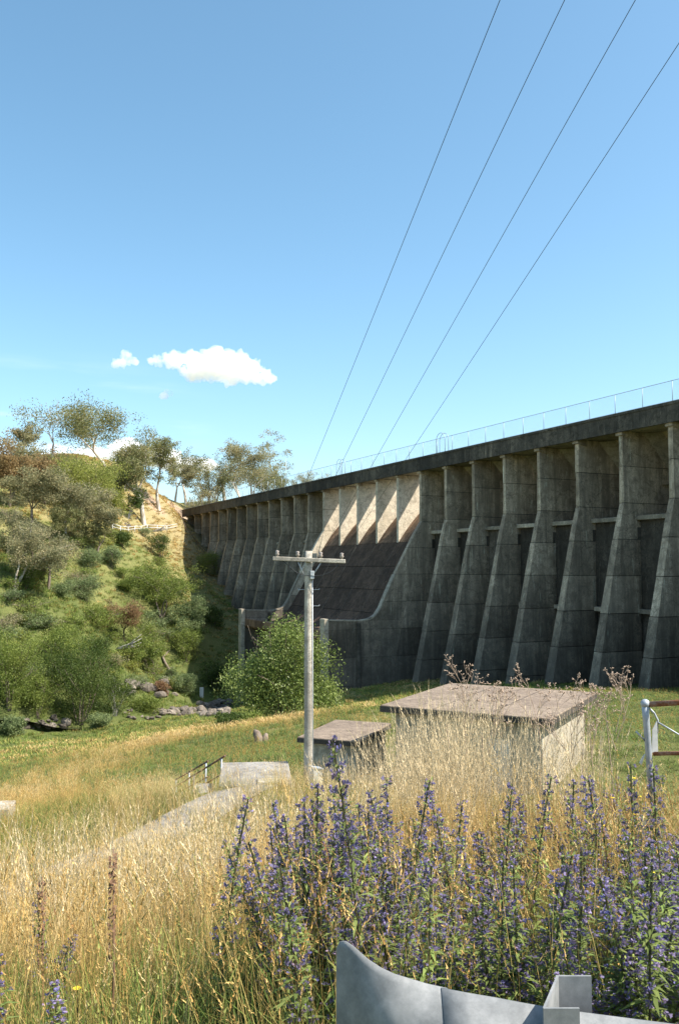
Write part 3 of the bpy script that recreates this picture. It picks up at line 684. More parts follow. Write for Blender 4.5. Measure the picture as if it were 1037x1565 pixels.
for i, (T, B, base, lab) in enumerate([((344, 1155, 23.3), (262, 1206, 26.0), (338, 1197, 23.3), 'dark handrail with one post at the top of the steps, the nearer right one'),
                                  ((318, 1163, 24.3), (268, 1192, 27.0), (313, 1198, 24.3), 'dark handrail further down the steps, the left one of the pair')]):
    t0, t1 = Vector(at(*T)), Vector(at(*B)); g = Vector(at(*base))
    o = empty('handrail', (g.x, g.y, g.z)); tag(o, lab, 'handrail', 'handrails beside the steps')
    q = MB(); q.tube([t0 - g, t1 - g], .026, 8); q.build('top_rail', M['darkrail'], o)
    dn = Vector((0, 0, -.42)); q = MB(); q.tube([t0 - g + dn - (t0 - t1) * -.0, t1 - g + dn], .02, 8); q.build('mid_rail', M['darkrail'], o)
    for f in (.06, .55, .97):
        p = t0.lerp(t1, f) - g; q = MB(); q.tube([p, p - Vector((0, 0, 1.25))], .024, 8); q.build('post', M['galv'], o)

# pipe gate at the right edge
g0 = at(985, 1077, 8.2)
gt = empty('pipe_gate', (g0[0], g0[1], g0[2] - 1.3)); tag(gt, 'rusty pipe gate with pale galvanised post and brace at the right edge', 'gate')
gp = lambda px, py, y=8.2: Vector(at(px, py, y)) - Vector((g0[0], g0[1], g0[2] - 1.3))
q = MB(); q.tube([gp(985, 1077), gp(986.5, 1100), gp(988, 1120), gp(992, 1175), gp(993, 1230)], [.034, .031, .03, .03, .03], 12); q.build('post', M['galv'], gt, recalc=False)
q = MB(); q.tube([gp(982.5, 1071) + Vector((0, 0, -.03)), gp(985, 1071.5), gp(989, 1076)], [.03, .044, .04], 10)
bm_ = bmesh.new(); bmesh.ops.create_uvsphere(bm_, u_segments=12, v_segments=8, radius=.043); mm = bpy.data.meshes.new('post_cap'); bm_.to_mesh(mm); bm_.free(); mm.materials.append(M['galv']); mm.polygons.foreach_set('use_smooth', [True] * len(mm.polygons))
o = link(bpy.data.objects.new('post_cap', mm), gt); o.location = gp(985, 1075.5)
q = MB(); q.tube([gp(989, 1076.5), gp(1040, 1073.5, 8.0), gp(1120, 1069, 7.7)], .026, 10); q.build('top_rail', M['rust'], gt, recalc=False)
q = MB(); q.tube([gp(998, 1152), gp(1040, 1151, 8.0), gp(1120, 1149, 7.7)], .018, 8); q.build('bottom_rail', M['rust'], gt, recalc=False)
q = MB(); q.tube([gp(990, 1081), gp(999, 1090), gp(1004.5, 1101), gp(1004, 1120)], .009, 6); q.build('brace_rod', M['galv'], gt)
q = MB(); q.tube([gp(1005, 1104), gp(1035, 1122), gp(1075, 1145)], .008, 6); q.build('brace_rod', M['galv'], gt)
q = MB(); q.tube([gp(971, 1118), gp(985, 1132)], .009, 6); q.build('brace_rod', M['galv'], gt)
a, b2, c2, d2 = gp(1003, 1101), gp(1004.5, 1152), gp(995, 1150), gp(996, 1115); th = Vector((0, .006, 0))
q = MB(); q.hexa([a - th, b2 - th, c2 - th, d2 - th, a + th, b2 + th, c2 + th, d2 + th]); q.build('gusset_plate', M['whitepaint'], gt)
a, b2, c2 = gp(985, 1152), gp(979, 1169), gp(976, 1166)
q = MB(); q.hexa([a - th, b2 - th, c2 - th, gp(981, 1156) - th, a + th, b2 + th, c2 + th, gp(981, 1156) + th]); q.build('gusset_plate', M['whitepaint'], gt)
q = MB(); q.tube([gp(1120, 1066, 7.7), gp(1122, 1180, 7.7), gp(1122, 1240, 7.7)], .03, 10); q.build('post', M['galv'], gt)

# ------------------------------------------------------------------ guard rail with its flared end, and the channel post behind it
gr = empty('guard_rail', (0, 2.2, h1(0, 2.2))); tag(gr, 'galvanised steel guard rail with a flared fishtail end in the near foreground', 'guard rail'); gz0 = h1(0, 2.2)
RAIL_TOP = ([505, 513, 516, 521, 528, 540, 560, 580, 600, 650, 700, 760, 830, 905, 1100, 2200], [1470, 1452, 1442, 1438, 1439, 1448, 1468, 1483, 1494, 1513, 1528, 1541, 1555, 1566, 1592, 1750])
def rail_pt(s, v):      # s metres from the tip, v -1..1 up the profile
    deep = min(1, max(0, (s - .02) / .34)); wv = .5 - .5 * math.cos(v * 2 * math.pi)
    curl = .085 * max(0, (.15 - s) / .15) ** 1.7
    y = -.055 * deep * wv + .05 * (abs(v) ** 6) * deep - .02 * (1 - deep) * (1 - v * v)
    c_, s_ = math.cos(-.20), math.sin(-.20); X = -.008 + s * c_; Y = 2.19 + s * s_ + curl; pxx = 518.5 + FPX * X / Y
    top = ray(pxx, float(np.interp(pxx, *RAIL_TOP)))[1] * Y
    if s > .9: top = -1.045 + 0 * s
    bot = float(np.interp(s, [0, .02, .08, .16, .27, .4], [-1.30, -1.38, -1.44, -1.42, -1.36, -1.345]))
    return (X - y * s_ * 0, Y + y, (top + bot) / 2 + v * (top - bot) / 2)
def rail_mesh(s0, s1, n, off=0.0):
    vs, fs = [], []; m_ = 28
    for side in (0, 1):
        for i in range(n + 1):
            s_ = s0 + (s1 - s0) * (i / n)
            for j in range(m_ + 1):
                v = -1 + 2 * j / m_; x, y, z = rail_pt(s_, v); vs.append((x, y - off + side * .0032, z - gz0))
    K = (n + 1) * (m_ + 1)
    for i in range(n):
        for j in range(m_):
            a = i * (m_ + 1) + j; fs.append((a, a + 1, a + m_ + 2, a + m_ + 1)); a += K; fs.append((a + m_ + 1, a + m_ + 2, a + 1, a))
    for i in range(n):
        for j in (0, m_): a = i * (m_ + 1) + j; fs.append((a, a + m_ + 1, a + m_ + 1 + K, a + K))
    for j in range(m_):
        for i in (0, n): a = i * (m_ + 1) + j; fs.append((a, a + 1, a + 1 + K, a + K))
    for v in range(len(vs)): vs[v] = (vs[v][0], vs[v][1] - 2.2, vs[v][2])
    q = MB(); q.add(vs, fs, True); return q
m, n, b = nodes_mat('spangled_galvanised_steel')
t = noise_tex(n, 9, 8, .75); t2 = noise_tex(n, 30, 4, .6)
c = ramp(n, t.outputs[0], [(.3, (.12, .127, .13)), (.5, (.20, .208, .21)), (.7, (.30, .305, .305))]).outputs[0]
n.links.new(c, b.inputs['Base Color']); b.inputs['Metallic'].default_value = .08
b.inputs['Specular IOR Level'].default_value = .25; n.links.new(ramp(n, t2.outputs[0], [(.3, .55), (.7, .8)]).outputs[0], b.inputs['Roughness']); bump(n, b, t.outputs[0], .12, .004)
M['rail'] = m
rail_mesh(0, .27, 30).build('flared_end', M['rail'], gr); rail_mesh(.255, 4.2, 60, .004).build('beam', M['rail'], gr)
for sv, vv in ((.262, .30), (.262, -.35), (.300, .62)):
    c_ = rail_pt(sv, vv); MB().tube([(c_[0], c_[1] - 2.2 - k_, c_[2] - gz0) for k_ in (.004, .010, .015)], [.013, .0125, .006], 8).build('bolt', M['galv_dull'], gr)
bo = MB(); bc = rail_pt(.385, .62)
bo.tube([(bc[0], bc[1] - 2.2 - .006, bc[2] - gz0), (bc[0], bc[1] - 2.2 - .014, bc[2] - gz0), (bc[0], bc[1] - 2.2 - .022, bc[2] - gz0)], [.017, .016, .008], 10); bo.build('bolt', M['rust'], gr)
cp_ = empty('rail_post', (.58, 2.15, h1(.58, 2.15))); tag(cp_, 'open galvanised channel post standing behind the guard rail at the bottom right', 'post')
hz = at(860, 1518, 2.10)[2] - h1(.58, 2.15)
bk, fr = 2.185 - 2.15, 2.035 - 2.15
xl_b, xr_b = at(849, 1491, 2.185)[0] - .58, at(903, 1494, 2.185)[0] - .58
xl_f, xr_f = at(829, 1545, 2.035)[0] - .58, at(884, 1550, 2.035)[0] - .58
tp = .006
q = MB(); q.hexa([(xl_b, bk, -.3), (xr_b, bk, -.3), (xr_b, bk + tp, -.3), (xl_b, bk + tp, -.3), (xl_b, bk, hz), (xr_b, bk, hz), (xr_b, bk + tp, hz), (xl_b, bk + tp, hz)]); q.build('back_flange', M['rail'], cp_)
q = MB(); q.hexa([(xl_f, fr, -.3), (xl_f + tp, fr, -.3), (xl_b + tp, bk, -.3), (xl_b, bk, -.3), (xl_f, fr, hz), (xl_f + tp, fr, hz), (xl_b + tp, bk, hz), (xl_b, bk, hz)]); q.build('web', M['rail'], cp_)
q = MB(); q.hexa([(xl_f, fr - tp, -.3), (xr_f, fr - tp, -.3), (xr_f, fr, -.3), (xl_f, fr, -.3), (xl_f, fr - tp, hz), (xr_f, fr - tp, hz), (xr_f, fr, hz), (xl_f, fr, hz)]); q.build('front_flange', M['rail'], cp_)

# ------------------------------------------------------------------ hillside fence, pipe and small post
def rail_fence(name, pts, hgt_, mat, label, cat, rails=(1.0, .55), pr=.06):
    W_ = [Vector(hit(*p)) for p in pts]; o = empty(name, W_[0]); tag(o, label, cat)
    for a, b2 in zip(W_[:-1], W_[1:]):
        n_ = max(1, int((b2 - a).length / 3.2)); P = [a.lerp(b2, i / n_) for i in range(n_ + 1)]; P = [Vector((p.x, p.y, h1(p.x, p.y))) for p in P]
        for p in P[:-1]:
            q = MB(); q.tube([p - W_[0] - Vector((0, 0, .3)), p - W_[0] + Vector((0, 0, hgt_))], pr * 1.2, 5); q.build('post', mat, o)
        for rr_ in rails:
            q = MB(); q.tube([p - W_[0] + Vector((0, 0, hgt_ * rr_)) for p in P], pr, 5); q.build('rail', mat, o)
    return o
rail_fence('rail_fence', [(172, 813), (196, 815), (225, 816), (255, 817), (271, 809)], 1.15, M['whitepaint'], 'low white pipe fence across the hillside below the tall gum trees', 'fence')
rail_fence('rail_fence', [(262, 770), (276, 795), (284, 815), (300, 835), (325, 858)], .9, M['darkrail'], 'dark handrail running down the slope at the left end of the dam', 'fence', (1.0,), .05)
rail_fence('wire_fence', [(238, 745), (262, 752), (290, 760)], 1.2, M['galv'], 'thin wire fence on the ridge beside the left end of the dam crest', 'fence', (1.0, .7, .4), .03)
x, y, z = hit(308, 1068)
o = empty('marker_post', (x, y, z)); tag(o, 'short pale marker post standing in shade at the foot of the dam', 'post')
MB().box(-.28, .28, -.1, .1, -.2, 1.5).build('panel', M['whitepaint'], o, bevel=.02); MB().box(-.1, .1, .1, .25, -.2, 1.1).build('stake', M['darkrail'], o)
x, y, z = hit(394, 1135)
o = MB().tube([(0, 0, -.3), (.05, 0, .25), (-.1, .05, .55), (-.22, .05, .72)], [.34, .26, .22, .06], 7).tube([(.45, 0, -.3), (.4, .1, .3), (.5, .1, .5)], [.25, .2, .08], 7).build('tree_stump', M['brownbark']); o.location = (x, y, z); tag(o, 'broken weathered tree stump in the dry grass left of the power pole', 'stump')

# ------------------------------------------------------------------ rocks
def rock_mesh(seed):
    bm = bmesh.new(); bmesh.ops.create_icosphere(bm, subdivisions=2, radius=.5); r = random.Random(seed); off = Vector((seed * 3.1, 0, 0))
    sx, sy, sz = r.uniform(.8, 1.3), r.uniform(.7, 1.1), r.uniform(.5, .8)
    pl = [(Vector((r.gauss(0, 1), r.gauss(0, 1), r.gauss(0, .8))).normalized(), r.uniform(.30, .42)) for _ in range(9)]
    for v in bm.verts:
        for nn, dd in pl:                                    # flat broken faces
            k = v.co.dot(nn) - dd
            if k > 0: v.co -= nn * k
        v.co *= 1 + .12 * mnoise.noise(v.co * 3 + off); v.co = Vector((v.co.x * sx, v.co.y * sy, v.co.z * sz))
    me = bpy.data.meshes.new('rock'); bm.to_mesh(me); bm.free(); me.materials.append(M['stone']); return me
RM = [rock_mesh(i + 1) for i in range(8)]
def rocks(n_, fx, size, label, group, seed, zones=None, cut=None):
    r = random.Random(seed)
    for i in range(n_):
        px, py = fx(r); x, y, z = hit(px, py); s_ = r.uniform(*size) * (1.35 if r.random() < .15 else 1)
        o = link(bpy.data.objects.new('rock', r.choice(RM))); o.location = (x, y, z + s_ * r.uniform(.05, .22)); o.scale = (s_, s_ * r.uniform(.8, 1.1), s_ * r.uniform(.8, 1.1))
        o.rotation_euler = (r.uniform(-.4, .4), r.uniform(-.4, .4), r.uniform(0, 6.28)); tag(o, ('small ' if s_ < size[0] + (size[1] - size[0]) * .35 else 'big ' if s_ > size[0] + (size[1] - size[0]) * .75 else 'middling ') + label + (' ' + zones[0 if px < cut[0] else 1 if px < cut[1] else 2] if zones else ''), 'rock', group)
def pile1(r):
    f = r.random() ** .8; px = 235 + 118 * f; mid = 1093 - 8 * f; return px, mid + r.uniform(-8, 8) * (.35 + f)
rocks(130, pile1, (.7, 1.35), 'grey angular rock in the heap by the stream,', 'rocks heaped beside the stream', 1, ('at its thin left end', 'in its middle', 'at its thick right end'), (275, 315))
rocks(26, lambda r: (r.uniform(28, 108), 1113 + r.uniform(-5, 4)), (.5, 1.1), 'pale rock on the left stream bank', 'rocks along the stream bank at the left', 2, ('beside the silvery bush', 'under the low light bush', 'below the largest dark shrub'), (50, 80))
rocks(34, lambda r: (r.gauss(228, 18), 1056 + r.uniform(-14, 12)), (.8, 1.9), 'pale boulder of the outcrop above the stream,', 'boulders of the outcrop above the stream', 3, ('on its left', 'in its middle', 'on its right'), (216, 238))
rocks(14, lambda r: (r.uniform(180, 250), r.uniform(1090, 1102)), (.4, .8), 'pale stone scattered along the near edge of the stream', 'scattered stones by the stream', 4)
rocks(8, lambda r: (r.uniform(165, 215), r.uniform(790, 812)), (.6, 1.2), 'pale stone half buried in the grass beside the white hillside fence', 'stones by the hillside fence', 5)

# ------------------------------------------------------------------ fast mesh builders for leaves and blades
def quads_mesh(name, P, mat, col=None, smooth=False):
    """P (n,4,3) quads, col (n,3) or (n,4,3)"""
    n_ = len(P); me = bpy.data.meshes.new(name); me.vertices.add(n_ * 4); me.loops.add(n_ * 4); me.polygons.add(n_)
    me.vertices.foreach_set('co', np.ascontiguousarray(P, dtype=np.float32).ravel()); me.loops.foreach_set('vertex_index', np.arange(n_ * 4, dtype=np.int32))
    me.polygons.foreach_set('loop_start', np.arange(0, n_ * 4, 4, dtype=np.int32)); me.polygons.foreach_set('loop_total', np.full(n_, 4, np.int32))
    if col is not None:
        col = np.asarray(col, np.float32)
        if col.ndim == 2: col = np.repeat(col[:, None, :], 4, 1)
        c4 = np.ones((n_ * 4, 4), np.float32); c4[:, :3] = col.reshape(-1, 3)
        a = me.color_attributes.new('tint', 'FLOAT_COLOR', 'POINT'); a.data.foreach_set('color', c4.ravel())
    me.materials.append(mat); me.update(calc_edges=True); me.validate(); return me
def rand_unit(r, n_): v = r.normal(size=(n_, 3)); return v / np.linalg.norm(v, axis=1)[:, None]
def leaf_quads(r, c, ln, wd, droop=.4):
    n_ = len(c); a = rand_unit(r, n_); a[:, 2] -= droop; a /= np.linalg.norm(a, axis=1)[:, None]
    b2 = np.cross(a, rand_unit(r, n_)); b2 /= np.linalg.norm(b2, axis=1)[:, None]
    l = (ln * r.uniform(.6, 1.3, n_))[:, None]; w_ = (wd * r.uniform(.6, 1.3, n_))[:, None]
    return np.stack([c - a * l * .5, c + b2 * w_ * .5 - a * l * .05, c + a * l * .5, c - b2 * w_ * .5 - a * l * .05], 1)

def make_tree(name, base, H, W, kind, mat, bmat, label, cat, group=None, seed=1, leaf=.34, n_leaf=2600, lmul=2.5, fork=.35, lean=0.0, dens=1.0, bare=0.0, lobes=None):
    r = np.random.default_rng(seed); rp = random.Random(seed)
    o = empty(name, (base[0], base[1], base[2] - .15)); tag(o, label, cat, group)
    tips, paths = [], []
    def grow(p, d, L, rad_, lv):
        pts = [p]; rr = [rad_]; nseg = 3
        for i in range(nseg):
            d = (d + Vector((rp.gauss(0, .12), rp.gauss(0, .12), rp.gauss(.02, .06)))).normalized(); p = p + d * (L / nseg); pts.append(p); rr.append(rad_ * (1 - .38 * (i + 1) / nseg))
        paths.append((pts, rr))
        if lv == 0: tips.append(p); return
        if lv <= 2 and kind != 'shrub': tips.append(pts[2]); tips.append(p)
        elif lv <= 1 and rp.random() < .6: tips.append(pts[2])
        for _ in range(rp.choice([2, 3, 3]) if lv > 1 else rp.choice([2, 3])):
            az = rp.uniform(0, 6.283); sp_ = rp.uniform(.45, .95)
            nd = (d + Vector((math.cos(az) * sp_, math.sin(az) * sp_, rp.uniform(-.35, .35)))).normalized()
            grow(p, nd, L * rp.uniform(.5, .95), rr[-1] * rp.uniform(.6, .78), lv - 1)
    if kind == 'gum':
        ntr = 1 if fork > .2 else 3
        for i in range(ntr):
            a = rp.uniform(0, 6.28); d0 = Vector((lean + (.35 * math.cos(a) if ntr > 1 else rp.gauss(0, .05)), .35 * math.sin(a) if ntr > 1 else 0, 1)).normalized()
            grow(Vector((0, 0, 0)), d0, max(.12, fork), .028 if ntr == 1 else .019, 4 if ntr == 1 else 3)
    elif kind == 'dead':
        grow(Vector((0, 0, 0)), Vector((lean, 0, 1)).normalized(), max(.3, fork), .022, 4)
    else:
        ntr = 7
        for i in range(ntr):
            a = 6.28 * i / ntr + rp.uniform(-.3, .3); d0 = Vector((.32 * math.cos(a), .32 * math.sin(a), 1)).normalized()
            grow(Vector((.03 * math.cos(a), .03 * math.sin(a), 0)), d0, .30, .012, 2)
    T = np.array([tuple(t) for t in tips]) if tips else np.zeros((1, 3))
    if kind == 'gum':                                           # hanging lower clumps give the crown its depth
        k_ = r.uniform(size=len(T)) < .5; E_ = T[k_] * np.c_[r.uniform(.7, 1.1, k_.sum()), r.uniform(.7, 1.1, k_.sum()), r.uniform(.58, .92, k_.sum())]; T = np.r_[T, E_]
    A = np.array([tuple(p) for pp, _ in paths for p in pp])
    rc = {'gum': .125, 'dead': .03}.get(kind, .16)              # clump radius as a share of the width
    zt = max(T[:, 2].max(), .01); kz = (H * (1 - .04)) / (zt + 0 * rc) ; ex = max(np.percentile(np.abs(T[:, 0] - T[:, 0].mean()), 95), .05); kx = (W * (.5 - rc)) / ex * (1.22 if kind == 'gum' else 1.05)
    xm = T[:, 0].mean() * kx
    sc_ = np.array([kx, kx, kz])
    mb = MB()
    for pts, rr in paths:
        mb.tube([(p.x * kx, p.y * kx, p.z * kz) for p in pts], [max(.018, x * H * (1.0 if kind != 'shrub' else .8)) for x in rr], 6 if rr[0] > .012 else 4, cap=False)
    mb.build('trunk', bmat, o, recalc=False)
    if kind != 'dead' or bare < 1:
        T = T * sc_; pc = []
        if kind == 'shrub':                                     # fill an uneven dome
            m_ = int(44 * dens); a = r.uniform(0, 6.28, m_); rr_ = np.sqrt(r.uniform(0, 1, m_)) * W * .36 * (1 + .28 * np.sin(a * 2 + seed) * np.sin(a * 3 + seed * 1.7)); zz = r.uniform(.08, .9, m_)
            prof_ = np.sqrt(np.clip(1 - ((zz - .46) / .52) ** 2, .08, 1)); zz = zz * (1 + .10 * np.sin(a * 2.6 + seed * .9))
            if lobes:
                T = T[:0]; P_ = []
                for (dx, tp_, rd_, cnt) in lobes:
                    v = rand_unit(r, cnt) * (r.uniform(.25, 1, cnt) ** .4)[:, None]; hz0 = tp_ * .56
                    P_.append(np.c_[dx * W + v[:, 0] * rd_ * W, v[:, 1] * rd_ * W, (hz0 + v[:, 2] * (tp_ - hz0) * .92) * H])
                T = np.concatenate(P_)
            else: T = np.r_[T, np.c_[np.cos(a) * rr_ * prof_, np.sin(a) * rr_ * prof_, zz * H]]
        if bare: T = T[r.uniform(size=len(T)) > bare]
        if not len(T): T = np.array([[0, 0, H * .8]])
        cs = r.uniform(.5, 1.45, len(T)); wgt = cs ** 2 / (cs ** 2).sum(); N_ = int(n_leaf * lmul); ids = r.choice(len(T), N_, p=wgt)
        u = rand_unit(r, N_) * (r.uniform(.15, 1.1, N_) ** .6)[:, None]
        rad3 = np.array([rc * W, rc * W, rc * W * (.62 if kind == 'gum' else .8)])
        c = T[ids] + u * rad3 * cs[ids][:, None]; c += r.normal(size=c.shape) * .06 * rc * W
        c[:, 2] = np.clip(c[:, 2], .05 * H, None)
        tint = np.clip(.5 + (r.uniform(-.2, .2, len(T)))[ids] + r.uniform(-.22, .22, N_), 0, 1)
        me = quads_mesh('crown', leaf_quads(r, c, leaf, leaf * .5), mat, np.c_[tint, tint, tint]); link(bpy.data.objects.new('crown', me), o)
    return o
def tree_px(name, bx_, by_, top, wpx, kind, mat, bmat, label, cat='tree', group=None, y=None, **kw):
    if y is None: base = hit(bx_, by_, 25)
    else: x = ray(bx_, 870)[0] * y; base = (x, y, h1(x, y))
    ztop = ray(bx_, top)[1] * base[1]; H = max(.8, ztop - base[2]); W = wpx / FPX * base[1]
    return make_tree(name, base, H, W, kind, M[mat], M[bmat], label, cat, group, **kw)
TR = 'trees on the far hillside'; SH = 'shrubs on the far hillside'
tree_px('gum_tree', 163, 716, 617, 128, 'gum', 'gum', 'gumbark', 'tallest spreading gum tree on the skyline of the left hill', group=TR, seed=11, fork=.30, n_leaf=5200, leaf=.42)
tree_px('gum_tree', 220, 804, 645, 82, 'gum', 'gum', 'gumbark', 'tall gum tree with a forked white trunk above the white hillside fence', group=TR, seed=12, fork=.42, n_leaf=3000, leaf=.4)
tree_px('gum_tree', 243, 782, 664, 66, 'gum', 'gum', 'gumbark', 'slender gum tree on the ridge right of the white trunked one', group=TR, seed=13, fork=.40, n_leaf=2800, leaf=.4)
tree_px('gum_tree', 285, 772, 680, 52, 'gum', 'gum', 'gumbark', 'small open gum on the ridge above the pink cutting', group=TR, seed=14, fork=.4, n_leaf=2000, leaf=.38)
tree_px('gum_tree', 310, 768, 706, 44, 'gum', 'gumgrey', 'brownbark', 'low dark olive gum on the ridge above the far end of the dam', group=TR, seed=15, fork=.15, n_leaf=1900, leaf=.38, y=222)
tree_px('gum_tree', 343, 770, 660, 88, 'gum', 'gumgrey', 'gumbark', 'broad gum with many limbs standing above the far end of the dam crest', group=TR, seed=16, fork=.30, n_leaf=3800, leaf=.42, y=235)
tree_px('gum_tree', 385, 762, 688, 60, 'gum', 'gumgrey', 'greybark', 'half bare gum with twiggy top behind the far end of the dam', group=TR, seed=17, fork=.2, n_leaf=1300, leaf=.42, y=262, bare=.35)
tree_px('gum_tree', 432, 758, 709, 58, 'gum', 'gum', 'brownbark', 'round gum crown showing behind the crest fence', group=TR, seed=18, fork=.3, n_leaf=2400, leaf=.45, y=275)
tree_px('gum_tree', 487, 750, 721, 30, 'gum', 'gumgrey', 'brownbark', 'tip of a distant tree just above the dam crest fence', group=TR, seed=19, fork=.3, n_leaf=900, leaf=.45, y=300)
tree_px('dead_tree', 78, 704, 612, 40, 'dead', 'gum', 'greybark', 'bare dead tree leaning right on the left skyline', group=TR, seed=20, lean=.15, bare=1.0)
tree_px('gum_tree', 38, 706, 644, 46, 'gum', 'gumgrey', 'gumbark', 'thin crowned gum on the skyline left of the dead tree', group=TR, seed=21, fork=.4, n_leaf=1600, leaf=.4)
tree_px('gum_tree', 14, 775, 662, 92, 'gum', 'gumbrown', 'brownbark', 'large brownish gum crown at the upper left edge', group=TR, seed=22, fork=.15, n_leaf=5200, leaf=.36)
tree_px('gum_tree', 48, 812, 712, 82, 'gum', 'gumgrey', 'brownbark', 'grey green gum below the brown crowned tree at the left', group=TR, seed=23, fork=.3, n_leaf=3600, leaf=.34)
tree_px('wattle_tree', 132, 792, 698, 118, 'shrub', 'yellowgreen', 'brownbark', 'broad yellow green domed tree below the skyline', group=TR, seed=24, n_leaf=6500, leaf=.34)
tree_px('gum_tree', 100, 815, 735, 80, 'gum', 'gumgrey', 'gumbark', 'grey leaved gum in front of the yellow green domed tree', group=TR, seed=25, fork=.3, n_leaf=3600, leaf=.32)
tree_px('gum_tree', 128, 832, 760, 66, 'gum', 'gumgrey', 'gumbark', 'gum with a thin leaning white trunk in the grass above the shrubs', group=TR, seed=26, fork=.5, n_leaf=2600, leaf=.32, lean=.15)
tree_px('wattle_tree', 168, 802, 738, 62, 'shrub', 'yellowgreen', 'brownbark', 'smaller yellow green tree right of the domed one', group=TR, seed=27, n_leaf=2600, leaf=.32)
tree_px('gum_tree', 22, 908, 790, 92, 'gum', 'gumgrey', 'gumbark', 'dense grey brown gum low on the left edge of the hillside', group=TR, seed=28, fork=.15, n_leaf=5200, leaf=.28)
tree_px('gum_tree', 74, 902, 800, 62, 'gum', 'gumgrey', 'brownbark', 'thin dark stemmed gum beside the dense grey brown one', group=TR, seed=29, fork=.5, n_leaf=2200, leaf=.28, bare=.3)
tree_px('gum_tree', 92, 838, 770, 56, 'gum', 'gum', 'brownbark', 'dark olive gum between the grey leaved gums on the left', group=TR, seed=30, fork=.4, n_leaf=2200, leaf=.3)
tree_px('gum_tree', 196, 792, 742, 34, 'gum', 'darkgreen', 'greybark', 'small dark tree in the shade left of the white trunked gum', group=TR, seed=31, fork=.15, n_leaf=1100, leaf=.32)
tree_px('gum_tree', 246, 948, 862, 88, 'gum', 'green', 'brownbark', 'fresh green many stemmed tree on the lower slope by the dam shadow', group=TR, seed=32, fork=.15, n_leaf=5200, leaf=.26)
tree_px('gum_tree', 191, 980, 912, 66, 'gum', 'redbrown', 'brownbark', 'small tree with reddish brown leaves on the lower slope', group=TR, seed=33, fork=.35, n_leaf=2800, leaf=.22)
tree_px('gum_tree', 262, 1034, 934, 82, 'gum', 'bluegreen', 'brownbark', 'grey green tree just above the boulder outcrop', group=TR, seed=34, fork=.3, n_leaf=4600, leaf=.24)
tree_px('gum_tree', 212, 1016, 952, 56, 'gum', 'green', 'brownbark', 'slim green tree left of the grey green one above the boulders', group=TR, seed=35, fork=.3, n_leaf=2000, leaf=.22)
tree_px('large_shrub', 122, 1110, 975, 132, 'shrub', 'darkgreen', 'brownbark', 'largest dark green shrub standing beside the stream', 'shrub', seed=36, n_leaf=9500, leaf=.20, dens=1.6)
tree_px('large_shrub', 92, 1048, 952, 84, 'shrub', 'green', 'brownbark', 'bright green shrub behind the large dark one', 'shrub', seed=37, n_leaf=4600, leaf=.22)
tree_px('large_shrub', 14, 1092, 962, 84, 'shrub', 'green', 'brownbark', 'tall loose green shrub at the left edge above the stream', 'shrub', seed=38, n_leaf=6200, leaf=.20, dens=1.3)
tree_px('large_shrub', 58, 1098, 1030, 60, 'shrub', 'green', 'brownbark', 'low light green bush on the far bank of the stream', 'shrub', seed=39, n_leaf=3000, leaf=.18)
tree_px('large_shrub', 176, 1094, 1030, 62, 'shrub', 'darkgreen', 'greybark', 'twiggy dark bush between the large shrub and the boulders', 'shrub', seed=40, n_leaf=2600, leaf=.18)
for i, (bx_, by_, tp_, wp, mt, bk_, fk, yy, lb) in enumerate([
    (96, 748, 690, 62, 'gum', 'brownbark', .15, None, 'rounded olive gum just under the skyline left of the tallest gum'), (30, 740, 668, 60, 'gumgrey', 'brownbark', .15, None, 'dark gum behind the brown crowned tree at the left'),
    (70, 772, 712, 66, 'gum', 'brownbark', .2, None, 'bushy gum between the dead tree and the yellow green dome'), (190, 748, 690, 50, 'gum', 'gumbark', .3, None, 'small gum on the ridge between the tallest and the white trunked gum'),
    (208, 742, 672, 46, 'gumgrey', 'gumbark', .4, None, 'thin gum directly behind the white trunked one'), (325, 772, 690, 50, 'gum', 'brownbark', .15, 230, 'dense small gum left of the broad one above the dam end'),
    (368, 768, 694, 54, 'gumgrey', 'gumbark', .2, 255, 'olive gum right of the broad one above the dam end'), (408, 764, 706, 46, 'gum', 'greybark', .2, 268, 'low gum between the twiggy one and the round crown'),
    (455, 760, 716, 40, 'gumgrey', 'brownbark', .2, 285, 'faint low tree behind the crest fence near the mast'), (150, 850, 790, 46, 'gum', 'brownbark', .4, None, 'small gum right of the thin leaning white trunk'),
    (10, 850, 775, 60, 'gumgrey', 'brownbark', .3, None, 'grey gum on the left edge above the dense grey brown one'), (50, 860, 800, 50, 'gum', 'brownbark', .4, None, 'thin olive gum between the two grey gums on the left'),
    (268, 768, 700, 44, 'gumgrey', 'gumbark', .3, None, 'pale stemmed gum above the pink cutting'), (175, 772, 716, 50, 'gum', 'brownbark', .2, None, 'olive gum behind the smaller yellow green tree'),
    (232, 900, 858, 44, 'green', 'brownbark', .2, None, 'small fresh tree left of the many stemmed green one'), (285, 972, 900, 50, 'bluegreen', 'brownbark', .2, None, 'grey green tree at the sunlit edge of the dam shadow'),
    (232, 1030, 972, 50, 'green', 'brownbark', .2, None, 'light green tree directly above the boulder outcrop')]):
    tree_px('gum_tree', bx_, by_, tp_, wp, 'gum', mt, bk_, lb, group=TR, seed=120 + i, fork=fk, n_leaf=2300, leaf=.36 if by_ < 800 else .26, y=yy)
